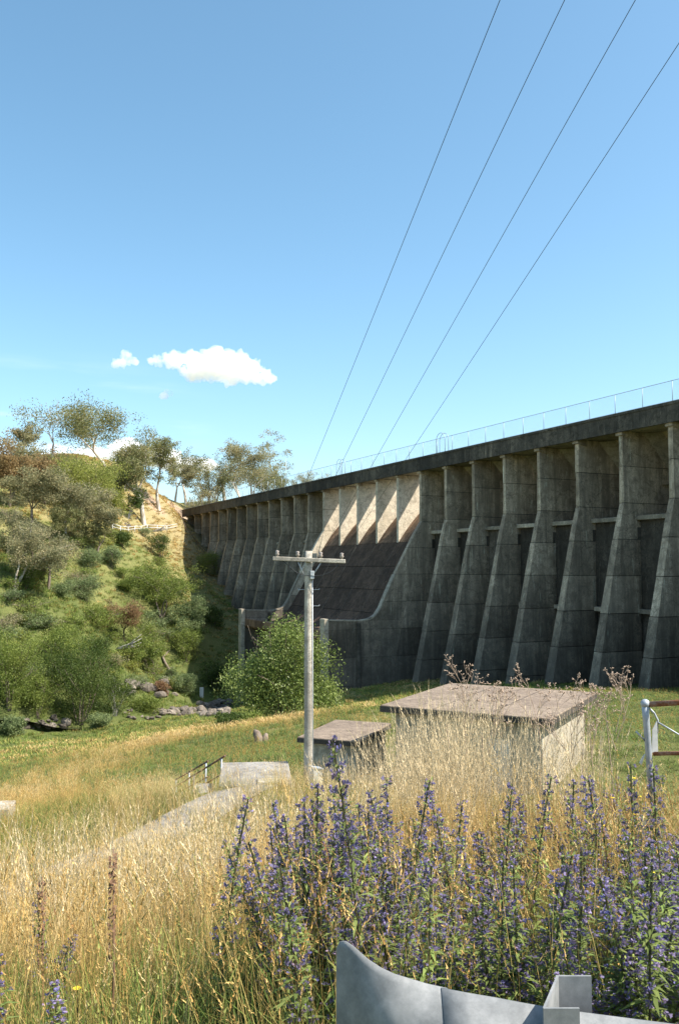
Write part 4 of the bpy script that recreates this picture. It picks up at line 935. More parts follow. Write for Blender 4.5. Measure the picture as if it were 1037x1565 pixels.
for i, (bx_, by_, tp_, wp, mt, lb) in enumerate([
    (130, 922, 882, 50, 'bluegreen', 'round blue green bush in the middle of the grassy slope'), (40, 902, 862, 42, 'green', 'bright green bush under the grey brown gum'),
    (137, 870, 838, 44, 'bluegreen', 'grey green bush below the white hillside fence, the left one'), (172, 870, 834, 34, 'bluegreen', 'dark rounded bush below the white hillside fence'),
    (187, 838, 812, 28, 'darkgreen', 'upright dark bush just below the white hillside fence'), (246, 856, 816, 40, 'darkgreen', 'dark spreading bush below the right end of the white hillside fence'),
    (150, 962, 925, 70, 'green', 'wide fresh green thicket right of the blue green bush'), (98, 985, 955, 60, 'green', 'low green thicket above the tall shrubs by the stream'),
    (60, 965, 938, 46, 'bluegreen', 'low grey bush on the left of the slope'), (150, 1006, 975, 44, 'darkgreen', 'dark bush beside the reddish tree'),
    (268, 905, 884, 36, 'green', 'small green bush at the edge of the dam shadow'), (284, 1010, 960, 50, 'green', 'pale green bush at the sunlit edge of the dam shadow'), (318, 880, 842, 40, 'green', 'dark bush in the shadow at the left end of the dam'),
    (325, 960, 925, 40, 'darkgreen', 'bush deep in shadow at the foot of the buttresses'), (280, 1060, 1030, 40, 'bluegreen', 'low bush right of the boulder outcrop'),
    (246, 1064, 1040, 26, 'redbrown', 'small brown leaved bush among the outcrop boulders'), (152, 1112, 1090, 36, 'bluegreen', 'low silvery bush on the stream edge'),
    (20, 1122, 1096, 40, 'bluegreen', 'silvery bush on the stream edge at the left'), (225, 1088, 1068, 60, 'green', 'low green growth between the outcrop and the stream'),
    (190, 905, 886, 34, 'green', 'small pale green bush halfway up the slope'), (92, 912, 893, 40, 'bluegreen', 'small grey bush left of the blue green one'),
    (328, 1056, 1012, 44, 'darkgreen', 'dark bush added over a stray sunlit patch at the stream end of the dam'),  # added bush, covers a stray sunlit patch inside the dam shadow
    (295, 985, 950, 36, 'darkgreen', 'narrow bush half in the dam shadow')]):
    tree_px('shrub', bx_, by_, tp_, wp, 'shrub', mt, 'brownbark', lb, 'shrub', SH, seed=60 + i, n_leaf=900 + wp * 22, leaf=.22)
rs_ = random.Random(9); nsm = 0
while nsm < 84:
    px, py = rs_.uniform(0, 282), rs_.uniform(815, 1062)
    if rs_.random() < .35: py = rs_.uniform(960, 1062)
    p = hit(px, py, 60)
    if p[1] > 200: continue
    make_tree('shrub', p, rs_.uniform(.8, 2.4), rs_.uniform(1.8, 5.0), 'shrub', M[rs_.choice(['green', 'bluegreen', 'green', 'gumgrey', 'yellowgreen'])], M['brownbark'],
              ('small ' if nsm % 2 else 'wider ') + 'low scrubby bush ' + ('high on the slope under the gum trees' if py < 880 else 'halfway down the grassy slope' if py < 960 else 'near the foot of the far slope') + (' at the left' if px < 95 else ' in the middle' if px < 190 else ' towards the dam'), 'shrub', 'low scrub bushes on the far hillside', seed=200 + nsm, n_leaf=420, leaf=.22, dens=.5); nsm += 1
tree_px('leafy_tree', 433, 1116, 946, 164, 'shrub', 'shiny', 'brownbark', 'bushy light green tree with many thin stems behind the power pole', seed=91, n_leaf=13000, leaf=.22, lobes=[(.06, 1.0, .20, 26), (-.16, .90, .17, 16), (-.34, .70, .14, 12), (.27, .86, .15, 14), (.38, .66, .12, 9), (-.05, .58, .30, 24), (.2, .50, .22, 14)], y=78)
tree_px('shrub', 352, 1126, 1098, 46, 'shrub', 'darkgreen', 'brownbark', 'low dark bush at the left foot of the light green tree', 'shrub', seed=92, n_leaf=1500, leaf=.2, y=70)
tree_px('shrub', 385, 1120, 1090, 48, 'shrub', 'green', 'brownbark', 'low green bush under the light green tree', 'shrub', seed=93, n_leaf=1500, leaf=.2, y=72)
for i, (a0, b0, L_, lb) in enumerate([(232, 815, 5, 'fallen bare branch lying under the white trunked gum'), (178, 995, 6, 'bleached fallen branch on the slope above the large dark shrub')]):
    p = hit(a0, b0, 60); q = MB()
    for j in range(5):
        a = -.3 + j * .25; q.tube([(j * .3, 0, .2), (j * .3 + L_ * .3 * math.cos(a), .3, .3 + L_ * .3 * abs(math.sin(a))), (j * .3 + L_ * .5 * math.cos(a), .5, .5 + L_ * .45 * abs(math.sin(a)))], [.12, .08, .03], 5)
    o = q.build('fallen_branch', M['greybark']); o.location = p; tag(o, lb, 'branch')

# ------------------------------------------------------------------ grass: prototypes instanced on points
def strip(r, base, d0, L, w0, bend, n_=3, col0=(.1, .1, .1), col1=(.3, .3, .3)):
    """one curved blade as n_ quads facing a random way"""
    az = r.uniform(0, 6.283); side = np.array([math.cos(az), math.sin(az), 0]); p = np.array(base, float); d = np.array(d0, float); d /= np.linalg.norm(d)
    bd = np.array([math.cos(az + 1.57), math.sin(az + 1.57), 0]) * bend; Q, C = [], []
    for i in range(n_):
        f0, f1 = i / n_, (i + 1) / n_; d1 = d + bd * (i + 1) / n_ + np.array([0, 0, -.25 * abs(bend) * f1]); d1 /= np.linalg.norm(d1); p1 = p + d1 * L / n_
        wa, wb = w0 * (1 - f0 * .75), w0 * (1 - f1 * .92)
        Q.append([p - side * wa / 2, p + side * wa / 2, p1 + side * wb / 2, p1 - side * wb / 2])
        g0, g1 = f0 ** 1.3, f1 ** 1.3; ca, cb = np.array(col0) * (1 - g0) + np.array(col1) * g0, np.array(col0) * (1 - g1) + np.array(col1) * g1
        C.append([ca, ca, cb, cb]); p, d = p1, d1
    return Q, C, p, d
def clump(name, seed, n_stalk, n_blade, sp, hs, hb, stalk_c, blade_c, head=None, bw=.006, sw=.0035, head_len=.12, droop=.3):
    r = np.random.default_rng(seed); Q, C = [], []
    for i in range(n_stalk + n_blade):
        st_ = i < n_stalk; a = r.uniform(0, 6.28); rr_ = sp * math.sqrt(r.uniform()); b0 = (rr_ * math.cos(a), rr_ * math.sin(a), -.05)
        ln = r.uniform(*(hs if st_ else hb)); out = r.uniform(.02, .16 if st_ else .5); a2 = r.uniform(0, 6.28); v = r.uniform(.6, 1.3)
        cc = stalk_c if st_ else blade_c[r.integers(len(blade_c))]
        q, c, p, d = strip(r, b0, (out * math.cos(a2), out * math.sin(a2), 1), ln, (sw if st_ else bw) * r.uniform(.7, 1.3), r.uniform(0, droop if st_ else .9), 3, np.array(cc[0]) * v, np.array(cc[1]) * v)
        Q += q; C += c
        if st_ and head is not None:
            hl = head_len * r.uniform(.6, 1.4); m_ = 13; bd = r.uniform(0, .5); a3 = r.uniform(0, 6.28); hd = d.copy()
            for j in range(m_):
                f = j / m_; hd = hd + np.array([math.cos(a3), math.sin(a3), -.5]) * bd / m_; hd /= np.linalg.norm(hd); p = p + hd * hl / m_
                sd = rand_unit(r, 1)[0]; wd = .0062 * (bw / .006 if bw > .01 else 1) * math.sin(math.pi * (.15 + .8 * f)) * r.uniform(.7, 1.4) * (hl / .12) ** .5; up = hd * hl / m_ * 1.6 + sd * wd * 1.1
                nn = np.cross(sd, hd) * wd * .45
                Q.append([p, p + sd * wd * .4 + nn, p + up, p + sd * wd * .2 - nn]); hc = np.array(head) * r.uniform(.75, 1.25); C.append([hc] * 4)
    me = quads_mesh(name, np.array(Q), M['blade'], np.array(C)); return bpy.data.objects.new(name, me)
straw, straw2, pale = (.59, .40, .15), (.47, .285, .09), (.68, .53, .27)
grn, grn2, olive, red = (.10, .16, .035), (.18, .25, .055), (.27, .28, .08), (.32, .16, .06)
def bc(a, b2): return (a, b2)
near = [clump('dry_grass', 1, 16, 14, .11, (.55, 1.0), (.25, .6), (olive, straw), [(grn, olive), (olive, straw), (straw2, straw)], straw, head_len=.12),
        clump('dry_grass', 2, 20, 10, .12, (.5, .92), (.2, .5), (olive, pale), [(grn, grn2), (straw2, pale)], pale, head_len=.09),
        clump('dry_grass', 3, 10, 22, .13, (.5, .85), (.3, .75), (grn2, straw2), [(grn, grn2), (grn2, olive), (olive, straw)], straw2, droop=.5, head_len=.15),
        clump('green_grass', 4, 4, 34, .13, (.45, .8), (.25, .65), (grn, olive), [(grn, grn2), (grn, grn2), (grn2, straw2)], olive, bw=.008),
        clump('dry_grass', 5, 9, 12, .10, (.45, .9), (.2, .5), (olive, red), [(olive, straw2), (red, straw2)], red, head_len=.16),
        clump('dry_grass', 6, 24, 4, .10, (.6, 1.05), (.2, .5), (straw2, pale), [(olive, straw)], pale, head_len=.07, sw=.004),
        clump('golden_grass', 7, 12, 16, .12, (.4, .75), (.3, .6), (straw2, (.50, .33, .12)), [(straw2, (.5, .34, .14)), (olive, (.42, .28, .10))], (.5, .34, .15), bw=.008, droop=.9)]
tall = [clump('tall_dry_grass', 20 + i, 12, 6, .12, (.95, 1.35), (.3, .6), (straw2, pale), [(olive, straw)], (.66, .54, .34), head_len=.24, sw=.005, droop=.22) for i in range(3)]
mid = [clump('mid_grass', 31, 14, 22, .22, (.35, .65), (.18, .42), (olive, straw), [(grn2, olive), (olive, straw)], straw, bw=.014, sw=.010),
       clump('mid_grass', 32, 18, 14, .22, (.35, .62), (.15, .35), (straw2, pale), [(olive, straw), (straw2, pale)], pale, bw=.013, sw=.010),
       clump('mid_grass', 33, 3, 34, .24, (.3, .5), (.15, .38), (grn, olive), [(grn, grn2), (grn2, (.2, .24, .07))], olive, bw=.016),
       clump('mid_grass', 34, 4, 30, .24, (.3, .5), (.15, .40), (olive, straw2), [(grn2, olive), ((.09, .14, .06), (.15, .2, .09))], straw2, bw=.016)]
far = [clump('far_grass', 41, 0, 34, .5, (.3, .5), (.25, .6), (olive, straw), [(olive, straw), (straw2, pale)], None, bw=.07),
       clump('far_grass', 42, 0, 34, .5, (.3, .5), (.25, .55), (grn, olive), [(grn, grn2), (grn2, olive)], None, bw=.07),
       clump('far_grass', 43, 0, 30, .5, (.3, .5), (.25, .55), (grn, olive), [(grn2, olive), (olive, straw2)], None, bw=.07)]
def scatter(name, P, rot, scl, idx, protos, label, cat='grass'):
    n_ = len(P); me = bpy.data.meshes.new(name); me.vertices.add(n_); me.vertices.foreach_set('co', np.asarray(P, np.float32).ravel())
    for nm, ty, ar in (('rot', 'FLOAT_VECTOR', rot), ('scl', 'FLOAT_VECTOR', scl), ('idx', 'INT', idx)):
        a = me.attributes.new(nm, ty, 'POINT'); a.data.foreach_set('vector' if ty == 'FLOAT_VECTOR' else 'value', np.asarray(ar, np.int32 if ty == 'INT' else np.float32).ravel())
    o = link(bpy.data.objects.new(name, me)); tag(o, label, cat, kind='stuff')
    g = bpy.data.node_groups.new(name, 'GeometryNodeTree'); g.interface.new_socket('Geometry', in_out='INPUT', socket_type='NodeSocketGeometry'); g.interface.new_socket('Geometry', in_out='OUTPUT', socket_type='NodeSocketGeometry')
    gi, gout = g.nodes.new('NodeGroupInput'), g.nodes.new('NodeGroupOutput')
    iop = g.nodes.new('GeometryNodeInstanceOnPoints'); iop.inputs['Pick Instance'].default_value = True
    jn = g.nodes.new('GeometryNodeJoinGeometry')
    for p in reversed(protos):
        oi = g.nodes.new('GeometryNodeObjectInfo'); oi.inputs[0].default_value = p; oi.inputs['As Instance'].default_value = True; g.links.new(oi.outputs['Geometry'], jn.inputs[0])
    g.links.new(gi.outputs[0], iop.inputs['Points']); g.links.new(jn.outputs[0], iop.inputs['Instance'])
    for nm, ty, sock in (('idx', 'INT', 'Instance Index'), ('rot', 'FLOAT_VECTOR', 'Rotation'), ('scl', 'FLOAT_VECTOR', 'Scale')):
        na_ = g.nodes.new('GeometryNodeInputNamedAttribute'); na_.data_type = ty; na_.inputs[0].default_value = nm; g.links.new(na_.outputs[0], iop.inputs[sock])
    g.links.new(iop.outputs[0], gout.inputs[0]); md = o.modifiers.new('scatter', 'NODES'); md.node_group = g; return o
HUTS = [(h2, W2, L2), (h3, W3, L3)]
def in_hut(x, y, mrg=-.1):
    m_ = np.zeros(x.shape, bool)
    for o, W_, L_ in HUTS:
        dx, dy = x - o.location.x, y - o.location.y; c_, s_ = math.cos(o.rotation_euler.z), math.sin(o.rotation_euler.z)
        u, v = dx * c_ + dy * s_, -dx * s_ + dy * c_; m_ |= (u > .1) & (u < W_ - .1) & (v > .1) & (v < L_ - .1)
    return m_
LAND = np.array([at(340, 0, 21.6)[:2], at(440, 0, 21.8)[:2]])
def field(ya, yb, dens, seed, half_w=.44, pad=2.0):
    r = np.random.default_rng(seed); A = (yb - ya) * (half_w * (ya + yb) + 2 * pad); n_ = int(A * dens * 1.0)
    y = np.sqrt(r.uniform(size=n_) * (yb ** 2 - ya ** 2) + ya ** 2); x = r.uniform(-1, 1, n_) * (half_w * y + pad)
    ok = (seg_dist(x, y, PATH) > .38 + .25 * np.sin(y * 2.1 + x)) & ~in_hut(x, y) & (seg_dist(x, y, LAND + np.array([0, 1.2])) > 1.15) & (seg_dist(x, y, STREAM) > 1.8)
    q, t = C_ * x + S * y, -S * x + C_ * y; ok &= q < D - 1
    return x[ok], y[ok], r
def rots(r, n_, tilt=.1): return np.c_[r.normal(0, tilt, n_), r.normal(0, tilt, n_), r.uniform(0, 6.283, n_)]
# near field
x, y, r = field(1.45, 10.5, 42, 1)
ok = ((x < -.12) & (y > 1.75)) | (y > 2.62); ok &= ~((x > -.3) & (y < 2.62)); ok &= ~((x > 1.7) & (y > 8.2)); x, y = x[ok], y[ok]
z = hgt(x, y); n_ = len(x)
gn = sines(x, y, 1.6, 8) * .9 + sines(x, y, .7, 9) * .5; u = r.uniform(-.5, .5, n_) + gn
right = np.clip((x - .2) / 1.5, 0, 1)
idx = np.select([u < -.75, u < -.4, u < -.15, u < .1, u < .45, u < .75], [6, 5, 0, 1, 0, 2], 3)
idx = np.where((r.uniform(size=n_) < .40 * right + .20), r.choice([3, 4, 2, 3], n_), idx)
idx = np.where((x < -.2) & (y < 5.5) & (r.uniform(size=n_) < .5), r.choice([2, 3, 3], n_), idx)
idx = np.where((idx == 1) & (r.uniform(size=n_) < .4), 0, idx); dull = np.isin(idx, [5, 1])
hs_ = r.uniform(.68, 1.02, n_) * (1 + .12 * sines(x, y, 1.1, 4)); 
scatter('meadow_grass', np.c_[x, y, z], rots(r, n_, .11), np.c_[np.ones(n_) * r.uniform(.85, 1.2, n_), np.ones(n_), hs_], idx, near, 'tall straw coloured meadow grass filling the foreground')
# belts of pale grass up to the path and the huts
x, y, r = field(10.2, 24, 15, 2); dpt = (x > -5.2) & (x < 2.2 + (24 - y) * .12); okk = (dpt | (x < -5)) & ~((x < -5) & (y < 14) & (r.uniform(size=len(x)) < .2)); x, y = x[okk], y[okk]; z = hgt(x, y); n_ = len(x)
idx = np.where(r.uniform(size=n_) < .75, r.choice([0, 1, 5, 1], n_), r.choice([2, 3, 6], n_)); idx = np.where(x < -5.2, r.choice([3, 2, 0], n_), idx)
scatter('bank_grass', np.c_[x, y, z], rots(r, n_, .12), np.c_[np.full(n_, 1.5), np.full(n_, 1.5), r.uniform(.5, .85, n_)], idx, near, 'pale dry grass beside the concrete path and the power pole')
# tall stalks that rise in front of the hut
r = np.random.default_rng(5); pts, tz = [], []
for i in range(470):
    k = r.uniform()
    if k < .5: px, tp_ = r.normal(668, 48), 1175 - 105 * r.uniform() ** 1.6
    elif k < .78: px, tp_ = r.uniform(740, 915), 1190 - 100 * r.uniform() ** 1.3
    elif k < .9: px, tp_ = r.uniform(480, 610), r.uniform(1140, 1215)
    else: px, tp_ = r.uniform(300, 480), r.uniform(1195, 1270)
    if px < 606: tp_ = max(tp_, 1120)
    if i % 3 == 0 and i < 300: px, tp_ = r.uniform(-10, 520), r.uniform(1245, 1345)
    if 462 < px < 500: continue
    yy = r.uniform(6.0, 9.8) if tp_ < 1240 or px > 606 else r.uniform(4.2, 7.5); X, v_ = ray(px, tp_); X *= yy; g_ = h1(X, yy); hh = v_ * yy - g_
    if .7 < hh < 2.1: pts.append((X, yy, g_)); tz.append(hh / 1.38)
n_ = len(pts); scatter('tall_seeding_grass', pts, rots(r, n_, .05), np.c_[np.full(n_, .8), np.full(n_, .8), tz], r.integers(0, 3, n_), tall, 'tallest pale seeding grass stalks rising above the rest of the meadow')
def mixed(x, y, r, npal, green_ids, dry_ids, mid_ids):
    g = green_amount(x, y) + r.uniform(-.22, .22, len(x)); pick = lambda L: r.choice(L, len(x))
    return np.where(g > .55, pick(green_ids), np.where(g > .38, pick(mid_ids), pick(dry_ids)))
x, y, r = field(10.2, 62, 5.0, 3, .42, 3); okk = (y > 23.5) | (x > 1.8); x, y = x[okk], y[okk]; z = hgt(x, y); n_ = len(x); lawn = (x > 1.5) & (y > 9)
idx = mixed(x, y, r, 4, [2, 3], [0, 1], [0, 3]); k = np.where(lawn, .5, .95) * r.uniform(.75, 1.25, n_)
scatter('slope_grass', np.c_[x, y, z], rots(r, n_, .12), np.c_[np.full(n_, 1.35), np.full(n_, 1.35), k], idx, mid, 'mixed green and dry grass on the slope and the lawn below the dam')
x, y, r = field(60, 128, 1.7, 4, .42, 4); z = hgt(x, y); n_ = len(x); idx = mixed(x, y, r, 3, [1, 1, 2], [0], [2, 0]); q, t = C_ * x + S * y, -S * x + C_ * y
k = np.where(t > 122, 1.3, .75) * r.uniform(.6, 1.3, n_)
scatter('valley_grass', np.c_[x, y, z - .05], rots(r, n_, .12), np.c_[np.full(n_, 1.1), np.full(n_, 1.1), k], idx, far, 'low green and straw grass on the valley floor by the stream')
x, y, r = field(122, 232, 1.0, 6, .42, 3); q, t = C_ * x + S * y, -S * x + C_ * y; okk = (t > 128) & (x < 12); x, y = x[okk], y[okk]; z = hgt(x, y); n_ = len(x); idx = mixed(x, y, r, 3, [1, 2], [0], [2, 0])
scatter('hillside_grass', np.c_[x, y, z - .05], rots(r, n_, .12), np.c_[np.full(n_, 1.3), np.full(n_, 1.3), r.uniform(.6, 1.4, n_)], idx, far, 'tussocky dry and green grass covering the far hillside')

# ------------------------------------------------------------------ purple flowering plants
def bloom_mesh(seed, nst, spread):
    r = np.random.default_rng(seed); Q, C, PQ, PC = [], [], [], []
    lf0, lf1 = np.array((.15, .21, .055)), np.array((.28, .33, .10))
    for s_ in range(nst):
        a = r.uniform(0, 6.28); rr_ = spread * math.sqrt(r.uniform()); H = r.uniform(.72, 1.0) if s_ else 1.0; lean_ = r.uniform(0, .16) if nst > 1 else r.uniform(0, .07)
        b0 = np.array([rr_ * math.cos(a) * .4, rr_ * math.sin(a) * .4, -.05]); d = np.array([math.cos(a) * lean_ + rr_, math.sin(a) * lean_, 1.]) if nst > 1 else np.array([lean_, 0, 1.]); d /= np.linalg.norm(d)
        crv = r.normal(0, .07, 3); crv[2] = 0; pos = lambda f: b0 + d * f * H + crv * f * f * H
        for k in range(6):
            p0, p1 = pos(k / 6), pos((k + 1) / 6)
            for sd in (np.array([.0042, 0, 0]), np.array([0, .0042, 0])): Q.append([p0 - sd, p0 + sd, p1 + sd * .8, p1 - sd * .8]); C.append([np.array((.15, .14, .08))] * 4)
        nl = 105
        for k in range(nl):
            f = r.uniform(.03, .85); p = pos(f); aa = r.uniform(0, 6.28); up = r.uniform(-.1, .9); dr = np.array([math.cos(aa), math.sin(aa), up]); dr /= np.linalg.norm(dr); L_ = r.uniform(.06, .13) * (1.25 - f * .8); side = np.array([-math.sin(aa), math.cos(aa), 0]) * L_ * .085
            m_ = p + dr * L_ * .5; e_ = p + dr * L_ + np.array([0, 0, -L_ * .25]); cc = (lf0 + (lf1 - lf0) * r.uniform()) * r.uniform(.7, 1.2)
            Q.append([p, m_ + side, e_, m_ - side]); C.append([cc] * 4)
        nc = 64; sa = r.uniform(.30, .45)
        for k in range(nc):
            f = sa + (1 - sa) * (k + r.uniform()) / nc; p = pos(f); aa = k * 2.4 + r.uniform(-.4, .4); Lc = (.050 * (1 - .8 * ((f - sa) / (1 - sa)) ** 1.5)) * r.uniform(.6, 1.3) + .008
            dr = np.array([math.cos(aa), math.sin(aa), r.uniform(.15, .8)]); dr /= np.linalg.norm(dr); e_ = p + dr * Lc; sd = np.cross(dr, [0, 0, 1]) * .002
            Q.append([p - sd, p + sd, e_ + sd, e_ - sd]); C.append([lf0] * 4)
            for j in range(3):                                # hairy bracts
                v = rand_unit(r, 1)[0]; c0 = p + dr * Lc * r.uniform(.2, 1); w_ = np.cross(v, dr) * .004; L2_ = r.uniform(.012, .022); Q.append([c0, c0 + v * L2_ * .5 + w_, c0 + v * L2_, c0 + v * L2_ * .5 - w_]); C.append([lf1 * r.uniform(.6, 1.1)] * 4)
            if r.uniform() < .2: continue                    # a gone-over cyme
            for j in range(r.integers(2, 5)):
                c0 = p + dr * Lc * r.uniform(.45, 1.15) + rand_unit(r, 1)[0] * .006; ax = dr * .6 + rand_unit(r, 1)[0] * .6; ax /= np.linalg.norm(ax); rr2 = r.uniform(.0040, .0075)
                t1_ = np.cross(ax, [.3, .2, 1.]); t1_ /= np.linalg.norm(t1_); t2_ = np.cross(ax, t1_)
                base = np.array((.25, .21, .36)) if r.uniform() < .7 else (np.array((.33, .24, .35)) if r.uniform() < .5 else np.array((.19, .18, .40)))
                base = base * r.uniform(.65, 1.35)
                for a4 in (0, 2.1, 4.2):
                    u_ = t1_ * math.cos(a4) + t2_ * math.sin(a4); v_ = -t1_ * math.sin(a4) + t2_ * math.cos(a4)
                    PQ.append([c0 - ax * .004, c0 + u_ * rr2 + v_ * rr2 * .75 + ax * .008, c0 + u_ * rr2 * 1.25 + ax * .010, c0 + u_ * rr2 - v_ * rr2 * .75 + ax * .008]); PC.append([base * .7, base, base * 1.15, base])
    return quads_mesh('leafy_stem', np.array(Q), M['blade'], np.array(C)), quads_mesh('flower_spike', np.array(PQ), M['petal'], np.array(PC))
BL = [bloom_mesh(i + 1, 1, 0) for i in range(7)]; NST = [1, 1, 3, 4, 3, 1]
def bloom(px, top, hgt_t, var, label, group='purple flowering plants in the meadow', sc_w=1.0, lean=(0, 0)):
    best = None
    for yy in np.geomspace(2.5, 14, 140):
        u_, v_ = ray(px, top); X = u_ * yy; e = abs(v_ * yy - h1(X, yy) - hgt_t)
        if best is None or e < best[0]: best = (e, X, yy)
    _, X, yy = best; z = h1(X, yy); H = max(.45, ray(px, top)[1] * yy - z)
    if yy < 2.7 and X > 0: return
    o = empty('purple_flower_plant', (X, yy, z)); tag(o, label, 'flower', group)
    o.scale = (sc_w, sc_w, H); o.rotation_euler = (random.gauss(0, .04), random.gauss(0, .06), random.uniform(0, 6.28))
    for k in range(NST[var]):
        pair = random.choice(BL); a = random.uniform(0, 6.28); rr_ = 0 if k == 0 else random.uniform(.05, .16); hz_ = 1 if k == 0 else random.uniform(.65, .95); ti = (random.gauss(0, .1), random.gauss(0, .1)) if k else (0, 0)
        for me in pair:
            c = link(bpy.data.objects.new(me.name, me), o); c.location = (rr_ * math.cos(a), rr_ * math.sin(a), 0); c.rotation_euler = (ti[0], ti[1], a * 3); c.scale = (1, 1, hz_)
    return o
spec = [(560, 1098, .95, 1, 'tall pale blue flower spike standing against the small hut roof'), (692, 1188, .9, 0, 'single tall purple spike below the middle of the larger hut'),
        (335, 1212, .62, 5, 'thin purple spike alone in the pale grass by the landing'), (455, 1188, .9, 5, 'purple spike directly left of the meter box'), (447, 1228, .85, 2, 'purple plant in the grass below the foot of the power pole'),
        (605, 1158, .9, 0, 'purple spike just below the left corner of the larger hut'), (970, 1392, .85, 3, 'thick purple flowered plant nearest the lower right corner'), (885, 1342, .9, 4, 'dark purple clump above the channel post'),
        (958, 1405, .8, 0, 'deep purple spike to the right of the channel post'), (65, 1352, .8, 2, 'sparse purple plant near the left edge of the foreground'), (22, 1420, .75, 5, 'leaning purple spike at the lower left edge'),
        (952, 1150, .9, 1, 'purple spike just left of the pipe gate'), (992, 1150, .9, 2, 'purple plant growing in front of the gate post'), (650, 1290, .8, 3, 'dense purple clump in the middle of the foreground'),
        (780, 1215, .85, 3, 'broad purple clump to the right of the tall single spike'), (690, 1375, .75, 4, 'dark blue purple clump above the guard rail'), (100, 1500, .6, 2, 'low purple plant in the bottom left of the meadow')]
for px, tp_, hh, vr, lb in spec: bloom(px, tp_, hh, vr, lb)
rb = random.Random(21); nb = 0
mass = [(560, 1250, 60, 35), (880, 1200, 90, 25), (1000, 1300, 30, 60), (470, 1250, 22, 30), (530, 1300, 30, 45), (600, 1320, 45, 50), (660, 1340, 50, 60), (740, 1290, 60, 60), (820, 1250, 60, 45), (900, 1230, 70, 50), (770, 1390, 60, 30), (980, 1220, 40, 40), (1010, 1460, 25, 50), (560, 1210, 50, 25)]
while nb < 112:
    a, b2, sa, sb = rb.choice(mass); px, py = rb.gauss(a, sa), rb.gauss(b2, sb)
    if not (420 < px < 1050 and 1165 < py < 1520) or (px < 530 and py > 1340): continue
    vr = rb.choice([0, 1, 2, 2, 3, 4, 5])
    zx = 'below the small hut' if px < 540 else 'below the larger hut\'s left half' if px < 680 else 'below the larger hut\'s right half' if px < 820 else 'right of the larger hut' if px < 930 else 'below the pipe gate'
    zy = 'at the back of the meadow' if py < 1225 else 'halfway back in the meadow' if py < 1290 else 'in the meadow middle' if py < 1370 else 'near the guard rail'
    if bloom(px, py, rb.uniform(.62, .92), vr, ({0: 'single thin purple spike ', 1: 'single pale purple spike ', 2: 'loose purple clump ', 3: 'broad purple clump ', 4: 'bushy purple clump ', 5: 'narrow purple spike '}[vr]) + zy + ', ' + zx, 'purple flower spikes filling the meadow'): nb += 1
# small yellow flowers
q = MB()
ym, yn, yb_ = nodes_mat('yellow_petals'); yb_.inputs['Base Color'].default_value = (.75, .55, .02, 1); yb_.inputs['Roughness'].default_value = .6; M['yellow'] = ym
fm = None
for i, (px, py) in enumerate([(920, 1262), (968, 1245), (935, 1220), (977, 1218), (968, 1190), (840, 1421), (928, 1393), (908, 1238), (118, 1512), (1003, 1335)]):
    yy = 6.2 if py < 1300 else 3.6; X, _, Z = at(px, py, yy); g = h1(X, yy)
    o = empty('yellow_flower', (X, yy, g)); tag(o, 'small yellow daisy like flower among the purple spikes' if px > 200 else 'single tiny yellow flower in the grass at the lower left', 'flower', 'yellow flowers in the meadow')
    hz_ = Z - g; q = MB(); q.tube([(0, 0, 0), (.01, 0, hz_ * .5), (0, 0, hz_)], .002, 4); q.build('stem', M['blade'], o); q = MB()
    for k in range(11):
        a = 6.283 * k / 11; c_, s_ = math.cos(a), math.sin(a); q.add([(0, 0, hz_), (c_ * .012 - s_ * .004, s_ * .012 + c_ * .004, hz_ + .004), (c_ * .019, s_ * .019, hz_ + .006), (c_ * .012 + s_ * .004, s_ * .012 - c_ * .004, hz_ + .004)], [(0, 1, 2, 3)])
    q.tube([(0, 0, hz_), (0, 0, hz_ + .008)], [.007, .004], 6); q.build('petals', M['yellow'], o, recalc=False)
# airy dead weeds standing over the hut roof
dm, dn_, db_ = nodes_mat('dry_weed'); db_.inputs['Base Color'].default_value = (.36, .27, .20, 1); db_.inputs['Roughness'].default_value = .9
def weed(px, top, yy, w_, label, seed):
    r = random.Random(seed); X = ray(px, 870)[0] * yy; z = h1(X, yy); H = ray(px, top)[1] * yy - z; q = MB()
    def br(p, d, L_, rad_, lv):
        e = p + d * L_; q.tube([p, p + d * L_ * .5 + Vector((r.gauss(0, .02), 0, 0)) * L_, e], [rad_, rad_ * .85, rad_ * .7], 4, cap=False)
        if lv == 0:
            for _ in range(3): v = Vector((r.gauss(0, 1), r.gauss(0, 1), r.gauss(.6, .6))).normalized(); q.tube([e, e + v * .022], [.0022, .0035], 4)
            return
        for _ in range(r.choice([2, 3, 3])):
            a = r.uniform(0, 6.28); nd = (d + Vector((math.cos(a), math.sin(a) , r.uniform(0, .4))) * .55).normalized(); br(e if r.random() < .6 else p + d * L_ * r.uniform(.5, .9), nd, L_ * r.uniform(.55, .8), rad_ * .7, lv - 1)
    br(Vector((0, 0, 0)), Vector((r.gauss(0, .05), 0, 1)).normalized(), H * .72, .0045, 0)
    for k in range(3): a = r.uniform(0, 6.28); br(Vector((0, 0, H * (.6 + .04 * k))), Vector((math.cos(a) * .35, math.sin(a) * .35, 1)).normalized(), H * .13, .0032, 3)
    o = q.build('dry_weed', dm, recalc=False); o.location = (X, yy, z); tag(o, label, 'weed', 'dead weeds standing above the grass')
